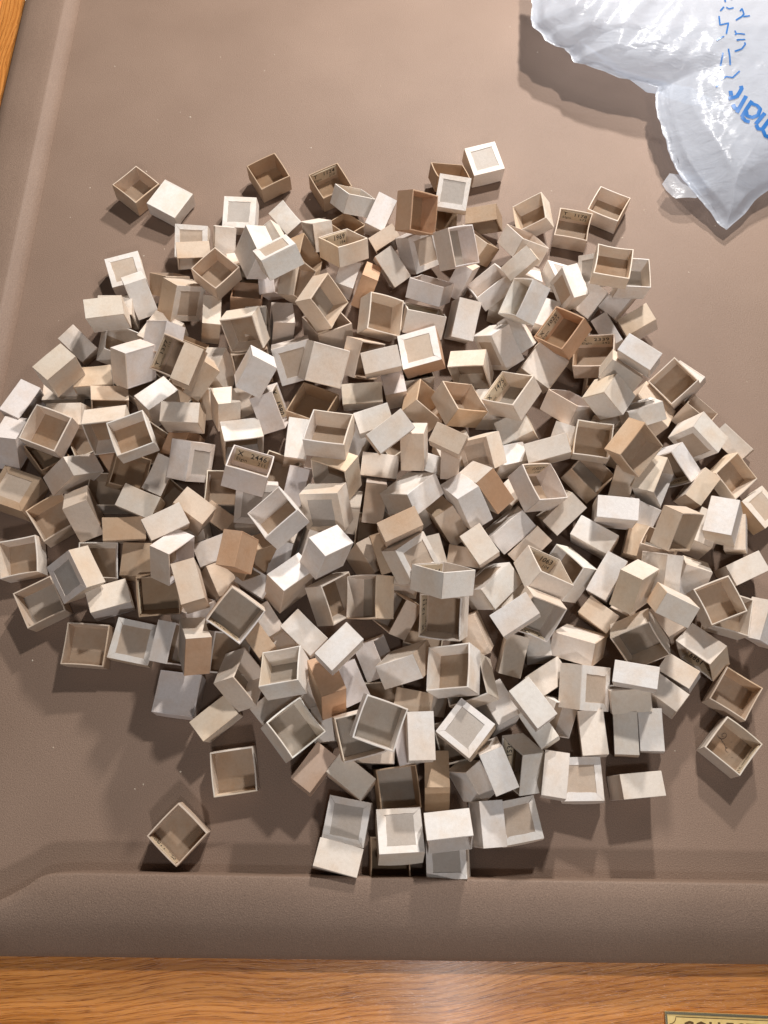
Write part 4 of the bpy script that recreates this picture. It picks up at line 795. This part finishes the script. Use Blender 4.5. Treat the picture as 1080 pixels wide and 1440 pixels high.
board('edge_moulding', [(-0.478, 1.3), (-0.478, -0.30), (-0.4712, -0.30), (-0.4175, -0.217), (-0.4175, 1.3)], -0.033, ZT - 0.0004, M_OAKY, 0.0022)
board('centre_board', [(-0.330, -0.0190), (0.75, -0.0190), (0.75, 1.3), (-0.330, 1.3)], -0.03, ZT - 0.002, M_OAKX, 0)

# ------------------------------------------------------------------ brass plaque, its corner in the frame
M_BRASS, t, p = nt('brushed_brass'); p.inputs['Metallic'].default_value = 0.25; p.inputs['Roughness'].default_value = 0.38
n = N(t, 'ShaderNodeTexNoise', i_Scale=300.0, i_Detail=2.0); v = coords(t, False); L(t, v, n.inputs['Vector'])
c = ramp(t, n.outputs[0], [(0.3, (0.84, 0.57, 0.20)), (0.7, (0.92, 0.68, 0.28))]); L(t, c.outputs[0], p.inputs['Base Color'])
M_BRASSD, t, p = nt('dark_brass'); p.inputs['Metallic'].default_value = 0.6; p.inputs['Roughness'].default_value = 0.45; p.inputs['Base Color'].default_value = (0.16, 0.085, 0.03, 1)
M_BRASSE, t, p = nt('polished_brass'); p.inputs['Metallic'].default_value = 0.9; p.inputs['Roughness'].default_value = 0.2; p.inputs['Base Color'].default_value = (0.85, 0.76, 0.52, 1)
pl = bpy.data.objects.new('brass_plaque', None); COL.objects.link(pl); PX, PY = 0.1838, -0.1092
pl.location = (PX, PY, -0.0044); pl.rotation_euler = (0, 0, R_(-2.2))
thing(pl, 'gold brass plaque with raised edge at the table corner', 'plaque')
me = slab(0, 0.11, -0.05, 0, 0, 0.0014, 0.0003, 'plate'); me.materials.append(M_BRASS); new_obj('plate', me, pl)
bm = bmesh.new()
for (x0, x1, y0, y1) in ((0, 0.11, -0.0016, 0), (0, 0.11, -0.05, -0.0484), (0, 0.0016, -0.0484, -0.0016), (0.1084, 0.11, -0.0484, -0.0016)):
    r = bmesh.ops.create_cube(bm, size=1)
    for v_ in r['verts']: v_.co = Vector(((x0 + x1) / 2 + v_.co.x * (x1 - x0), (y0 + y1) / 2 + v_.co.y * (y1 - y0), 0.0017 + v_.co.z * 0.0012))
bmesh.ops.bevel(bm, geom=bm.edges[:], offset=0.0004, segments=2, affect='EDGES')
me = bpy.data.meshes.new('raised_edge'); bm.to_mesh(me); bm.free(); me.materials.append(M_BRASSE); new_obj('raised_edge', me, pl)
# dark engraved line inside the edge, notched round the corner
pts = [(0.0030, -0.040, 0), (0.0030, -0.0072, 0)] + [(0.0030 + 0.0042 * math.sin(a), -0.0030 - 0.0042 * math.cos(a), 0) for a in [R_(d) for d in (0, 20, 40, 60, 80, 90)]] + [(0.020, -0.0030, 0), (0.1, -0.0030, 0)]
me = ribbon([pts], 0.0005, 0.00146, 'engraved_line', M_BRASSD); new_obj('engraved_line', me, pl)
me = text_mesh('COLLECTORS', 0.0105, 0.03); me.materials.clear(); me.materials.append(M_BRASSD)
o = new_obj('lettering', me, pl); xs = [v_.co.x for v_ in me.vertices]; o.location = (0.0115 - min(xs), -0.0094, 0.00148)

# ------------------------------------------------------------------ crumpled plastic carrier bag
def film():
    m = bpy.data.materials.new('white_film'); m.use_nodes = True; t = m.node_tree; t.nodes.clear()
    out = t.nodes.new('ShaderNodeOutputMaterial')
    p = t.nodes.new('ShaderNodeBsdfPrincipled'); p.inputs['Base Color'].default_value = (0.82, 0.87, 0.95, 1); p.inputs['Roughness'].default_value = 0.24
    p.inputs['Specular IOR Level'].default_value = 0.6
    tr = t.nodes.new('ShaderNodeBsdfTranslucent'); tr.inputs[0].default_value = (0.84, 0.89, 0.97, 1)
    tp = t.nodes.new('ShaderNodeBsdfTransparent'); tp.inputs[0].default_value = (0.95, 0.97, 1.0, 1)
    a = t.nodes.new('ShaderNodeMixShader'); a.inputs[0].default_value = 0.5; L(t, p.outputs[0], a.inputs[1]); L(t, tr.outputs[0], a.inputs[2])
    b = t.nodes.new('ShaderNodeMixShader'); b.inputs[0].default_value = 0.42; L(t, a.outputs[0], b.inputs[1]); L(t, tp.outputs[0], b.inputs[2])
    L(t, b.outputs[0], out.inputs[0])
    v = coords(t, False)
    mp = t.nodes.new('ShaderNodeMapping'); mp.inputs['Rotation'].default_value = (0, 0, R_(-38)); mp.inputs['Scale'].default_value = (26, 75, 40); L(t, v, mp.inputs[0])
    n1 = N(t, 'ShaderNodeTexNoise', i_Scale=1.0, i_Detail=4.0, i_Roughness=0.6, i_Distortion=0.6); L(t, mp.outputs[0], n1.inputs['Vector'])
    n2 = N(t, 'ShaderNodeTexVoronoi', i_Scale=34.0, feature='DISTANCE_TO_EDGE'); L(t, v, n2.inputs['Vector'])
    ad = t.nodes.new('ShaderNodeMath'); ad.operation = 'ADD'; L(t, n1.outputs[0], ad.inputs[0])
    ml = t.nodes.new('ShaderNodeMath'); ml.operation = 'MULTIPLY'; ml.inputs[1].default_value = 0.9; L(t, n2.outputs[0], ml.inputs[0]); L(t, ml.outputs[0], ad.inputs[1])
    bp = t.nodes.new('ShaderNodeBump'); bp.inputs['Strength'].default_value = 0.5; bp.inputs['Distance'].default_value = 0.0035; L(t, ad.outputs[0], bp.inputs['Height'])
    L(t, bp.outputs[0], p.inputs['Normal'])
    return m
M_FILM = film()
BL = [(0.1536, 0.8445, 0.018), (0.1493, 0.7808, 0.018), (0.1469, 0.7554, 0.018), (0.147, 0.7442, 0.018), (0.1564, 0.7347, 0.018), (0.1589, 0.7279, 0.018), (0.1696, 0.7194, 0.018), (0.1754, 0.7219, 0.018), (0.1838, 0.7092, 0.018), (0.1866, 0.6992, 0.018), (0.1937, 0.7008, 0.018), (0.2071, 0.6933, 0.018), (0.2273, 0.6842, 0.018), (0.2525, 0.6785, 0.018), (0.2666, 0.6727, 0.018), (0.2622, 0.6622, 0.018), (0.2619, 0.6501, 0.018), (0.2636, 0.6381, 0.018), (0.2682, 0.6106, 0.018), (0.2743, 0.5861, 0.018), (0.28, 0.5741, 0.018), (0.29, 0.5564, 0.018), (0.3021, 0.5406, 0.018), (0.3122, 0.5257, 0.018), (0.3178, 0.5191, 0.018)]
BR = [(0.5613, 0.8445, 0.012), (0.5279, 0.6909, 0.012), (0.4832, 0.6262, 0.012), (0.4103, 0.5877, 0.012), (0.3602, 0.5593, 0.012), (0.3481, 0.5506, 0.012), (0.337, 0.5365, 0.012), (0.3256, 0.5265, 0.012), (0.3178, 0.5191, 0.012)]
def at_frac(poly, u):
    """point at a height fraction (world y from first to last)"""
    y0, y1 = poly[0][1], poly[-1][1]; y = y0 + (y1 - y0) * u
    for a, b in zip(poly, poly[1:]):
        if (a[1] - y) * (b[1] - y) <= 0 and a[1] != b[1]:
            k = (y - a[1]) / (b[1] - a[1]); return Vector((a[0] + (b[0] - a[0]) * k, y, a[2] + (b[2] - a[2]) * k))
    return Vector(poly[-1])
def crease(x, y):
    """sharp folds"""
    c, s = math.cos(R_(52)), math.sin(R_(52))
    u, v = x * c + y * s, -x * s + y * c
    lobe = max(0.0, min(1.0, (0.285 - x + (y - 0.72) * 0.25) / 0.05 + 0.5))
    r = lambda q: (1 - abs(q) * 2.2)
    n1 = r(noise.noise(Vector((u * 9, v * 42, 1.3))))
    n2 = r(noise.noise(Vector((u * 22, v * 95, 4.1))))
    n3 = r(noise.noise(Vector((x * 8 + 3, y * 6, 7.7))))
    n4 = r(noise.noise(Vector((x * 30, y * 22, 2.2))))
    n5 = max(0, r(noise.noise(Vector((x * 14, y * 9, 9.2)))) - 0.55)
    return lobe * (0.0042 * n1 + 0.0010 * n2 + 0.003 * n3) + (1 - lobe) * (0.0045 * n3 + 0.0009 * n4 + 0.005 * n5) + 0.0004 * n2
def edge_z(y):
    """height of the film's outline above the mat: propped up at the far end, down at the tip"""
    k = max(0.0, min(1.0, (y - 0.53) / 0.22)); return 0.010 + 0.032 * k ** 0.8
def bag_z(x, y, e):
    return edge_z(y) + 0.022 * (1 - (1 - e) ** 2.2) + crease(x, y) * min(1, e * 2.4 + 0.10)
NU, NV = 150, 170
top_v = []; bot_v = []
for j in range(NV + 1):
    vj = j / NV; a = at_frac(BL, vj); b = at_frac(BR, vj)
    for i in range(NU + 1):
        u = (i / NU) ** 1.25
        p = a.lerp(b, u)
        wd = (b - a).length
        dl = u * wd; dr = (1 - u) * wd; de = (1 - vj) * abs(BL[0][1] - BL[-1][1])
        e = max(0.0, min(1.0, min(dl, dr, de * 1.3) / 0.09))
        wob = 0.0012 * noise.noise(Vector((p.x * 120, p.y * 120, 0))) * (1 if e < 0.05 else 0)
        px, py = p.x + wob, p.y + wob
        ez = edge_z(p.y) + 0.002 * noise.noise(Vector((px * 30, py * 30, 3)))
        zt = ez * (1 - min(1, e * 8)) + bag_z(px, py, e) * min(1, e * 8)
        zt = max(zt, 0.0035)
        zb = max(0.0012, min(zt - 0.0005, zt * (1 - min(1, e * 1.1)) + 0.0015))
        top_v.append((px, py, zt)); bot_v.append((px, py, zb))
nrow = NU + 1; off = len(top_v)
fs = []
for j in range(NV):
    for i in range(NU):
        k = j * nrow + i
        fs.append((k, k + nrow, k + nrow + 1, k + 1)); fs.append((off + k, off + k + 1, off + k + nrow + 1, off + k + nrow))
me = mesh_from(top_v + bot_v, fs, smooth=True, name='film'); me.materials.append(M_FILM)
bag = bpy.data.objects.new('plastic_bag', None); COL.objects.link(bag)
thing(bag, 'crumpled white plastic carrier bag with blue print at the mat corner', 'plastic bag')
new_obj('film', me, bag)
from mathutils.bvhtree import BVHTree
_bvh = BVHTree.FromPolygons([Vector(v_) for v_ in top_v], [f for f in fs if f[0] < off])
def on_bag(x, y):
    h = _bvh.ray_cast(Vector((x, y, 0.5)), Vector((0, 0, -1)))
    return h[0].z if h[0] else 0.03
def lay(lines, w, name, mat, zo=0.0006):
    out = []
    for ln in lines:
        pts = []
        for a, b in zip(ln, ln[1:]):
            n = max(1, int(math.dist(a[:2], b[:2]) / 0.0011))
            for k in range(n): u = k / n; pts.append((a[0] + (b[0] - a[0]) * u, a[1] + (b[1] - a[1]) * u))
        pts.append(ln[-1][:2]); out.append(pts)
    vs = []; f2 = []
    for P in out:
        m = 5; b0 = len(vs)
        for i, p in enumerate(P):
            a = P[max(i - 1, 0)]; b = P[min(i + 1, len(P) - 1)]; dx, dy = b[0] - a[0], b[1] - a[1]; l = math.hypot(dx, dy) or 1
            nx, ny = -dy / l, dx / l
            for k in range(m):
                q = (k / (m - 1) - 0.5) * w
                x, y = p[0] + nx * q, p[1] + ny * q; vs.append((x, y, on_bag(x, y) + zo))
            if i:
                for k in range(m - 1):
                    c0 = b0 + (i - 1) * m + k; f2.append((c0, c0 + 1, c0 + m + 1, c0 + m))
    me = mesh_from(vs, f2, smooth=True, name=name); me.materials.append(mat); return new_obj(name, me, bag)
M_BLUE, t, p = nt('blue_print'); p.inputs['Base Color'].default_value = (0.02, 0.135, 0.40, 1); p.inputs['Roughness'].default_value = 0.35
lay([[(0.3335, 0.6483), (0.3341, 0.6455), (0.3313, 0.6407), (0.3286, 0.6366), (0.3253, 0.6352), (0.3206, 0.6345)], [(0.3232, 0.6427), (0.3233, 0.6372)], [(0.3373, 0.6372), (0.3317, 0.6277), (0.3269, 0.6196)], [(0.3242, 0.6284), (0.3256, 0.6243), (0.3279, 0.623)], [(0.3422, 0.6318), (0.336, 0.623), (0.3311, 0.6149)], [(0.341, 0.6291), (0.3462, 0.627), (0.3488, 0.623), (0.3459, 0.6162), (0.3406, 0.6142), (0.3359, 0.6162), (0.3356, 0.6209)], [(0.3311, 0.6149), (0.334, 0.6109), (0.3378, 0.6095)], [(0.3527, 0.6189), (0.3472, 0.6122), (0.3428, 0.6069)], [(0.3432, 0.6062), (0.3444, 0.6016), (0.3484, 0.6016), (0.3563, 0.6122)], [(0.3489, 0.6002), (0.3503, 0.595), (0.3541, 0.5943)]], 0.0037, 'printed_lettering', M_BLUE)
lay([[(0.3342, 0.7689), (0.3281, 0.7609)], [(0.334, 0.7591), (0.3418, 0.7628)], [(0.3368, 0.76), (0.3357, 0.7466)], [(0.3286, 0.7493), (0.329, 0.7433)], [(0.3225, 0.7319), (0.3268, 0.7374)], [(0.3291, 0.7374), (0.3317, 0.7356), (0.3365, 0.7374)], [(0.3205, 0.7256), (0.3202, 0.7148), (0.3291, 0.7184), (0.3245, 0.7032)], [(0.3144, 0.6953), (0.3217, 0.6997)], [(0.3195, 0.6831), (0.317, 0.6684)], [(0.3252, 0.6874), (0.3262, 0.6714)], [(0.3367, 0.722), (0.3433, 0.7274), (0.3461, 0.731), (0.3449, 0.7374), (0.3424, 0.7337)], [(0.345, 0.7278), (0.3521, 0.7301)], [(0.334, 0.709), (0.3346, 0.7046), (0.3441, 0.7068)], [(0.333, 0.7028), (0.3346, 0.7046)], [(0.3335, 0.6962), (0.3429, 0.6993)], [(0.3312, 0.6853), (0.3383, 0.6883), (0.3418, 0.6927), (0.3413, 0.6949)], [(0.3113, 0.6483), (0.3158, 0.6559), (0.3213, 0.6584), (0.3268, 0.6573), (0.334, 0.6643)]], 0.0016, 'printed_slogan', M_BLUE)
# torn handle tab sticking out on the left
tab = [(0.2712, 0.5814), (0.262, 0.5676), (0.265, 0.5599), (0.2733, 0.5514), (0.2919, 0.5514), (0.3089, 0.5667), (0.3003, 0.5771)]
vs = []; 
cx = sum(a for a, b in tab) / 7; cy = sum(b for a, b in tab) / 7
ring = 4
for k in range(1, ring + 1):
    for i, (a, b) in enumerate(tab):
        for s in range(3):
            a2, b2 = tab[(i + 1) % 7]; u = s / 3; x = a + (a2 - a) * u; y = b + (b2 - b) * u
            x = cx + (x - cx) * k / ring; y = cy + (y - cy) * k / ring
            vs.append((x, y, 0.0165 + 0.002 * noise.noise(Vector((x * 90, y * 90, 0))) - 0.001 * (k / ring)))
vs.append((cx, cy, 0.0165)); n = 21; fs = []
for k in range(ring - 1):
    for i in range(n): fs.append((k * n + i, k * n + (i + 1) % n, (k + 1) * n + (i + 1) % n, (k + 1) * n + i))
for i in range(n): fs.append((len(vs) - 1, (i + 1) % n, i))
me = mesh_from(vs, fs, smooth=True, name='handle_tab'); me.materials.append(M_FILM); new_obj('handle_tab', me, bag)

scene.render.engine = 'CYCLES'
scene.cycles.max_bounces = 8; scene.cycles.diffuse_bounces = 4; scene.cycles.transparent_max_bounces = 8
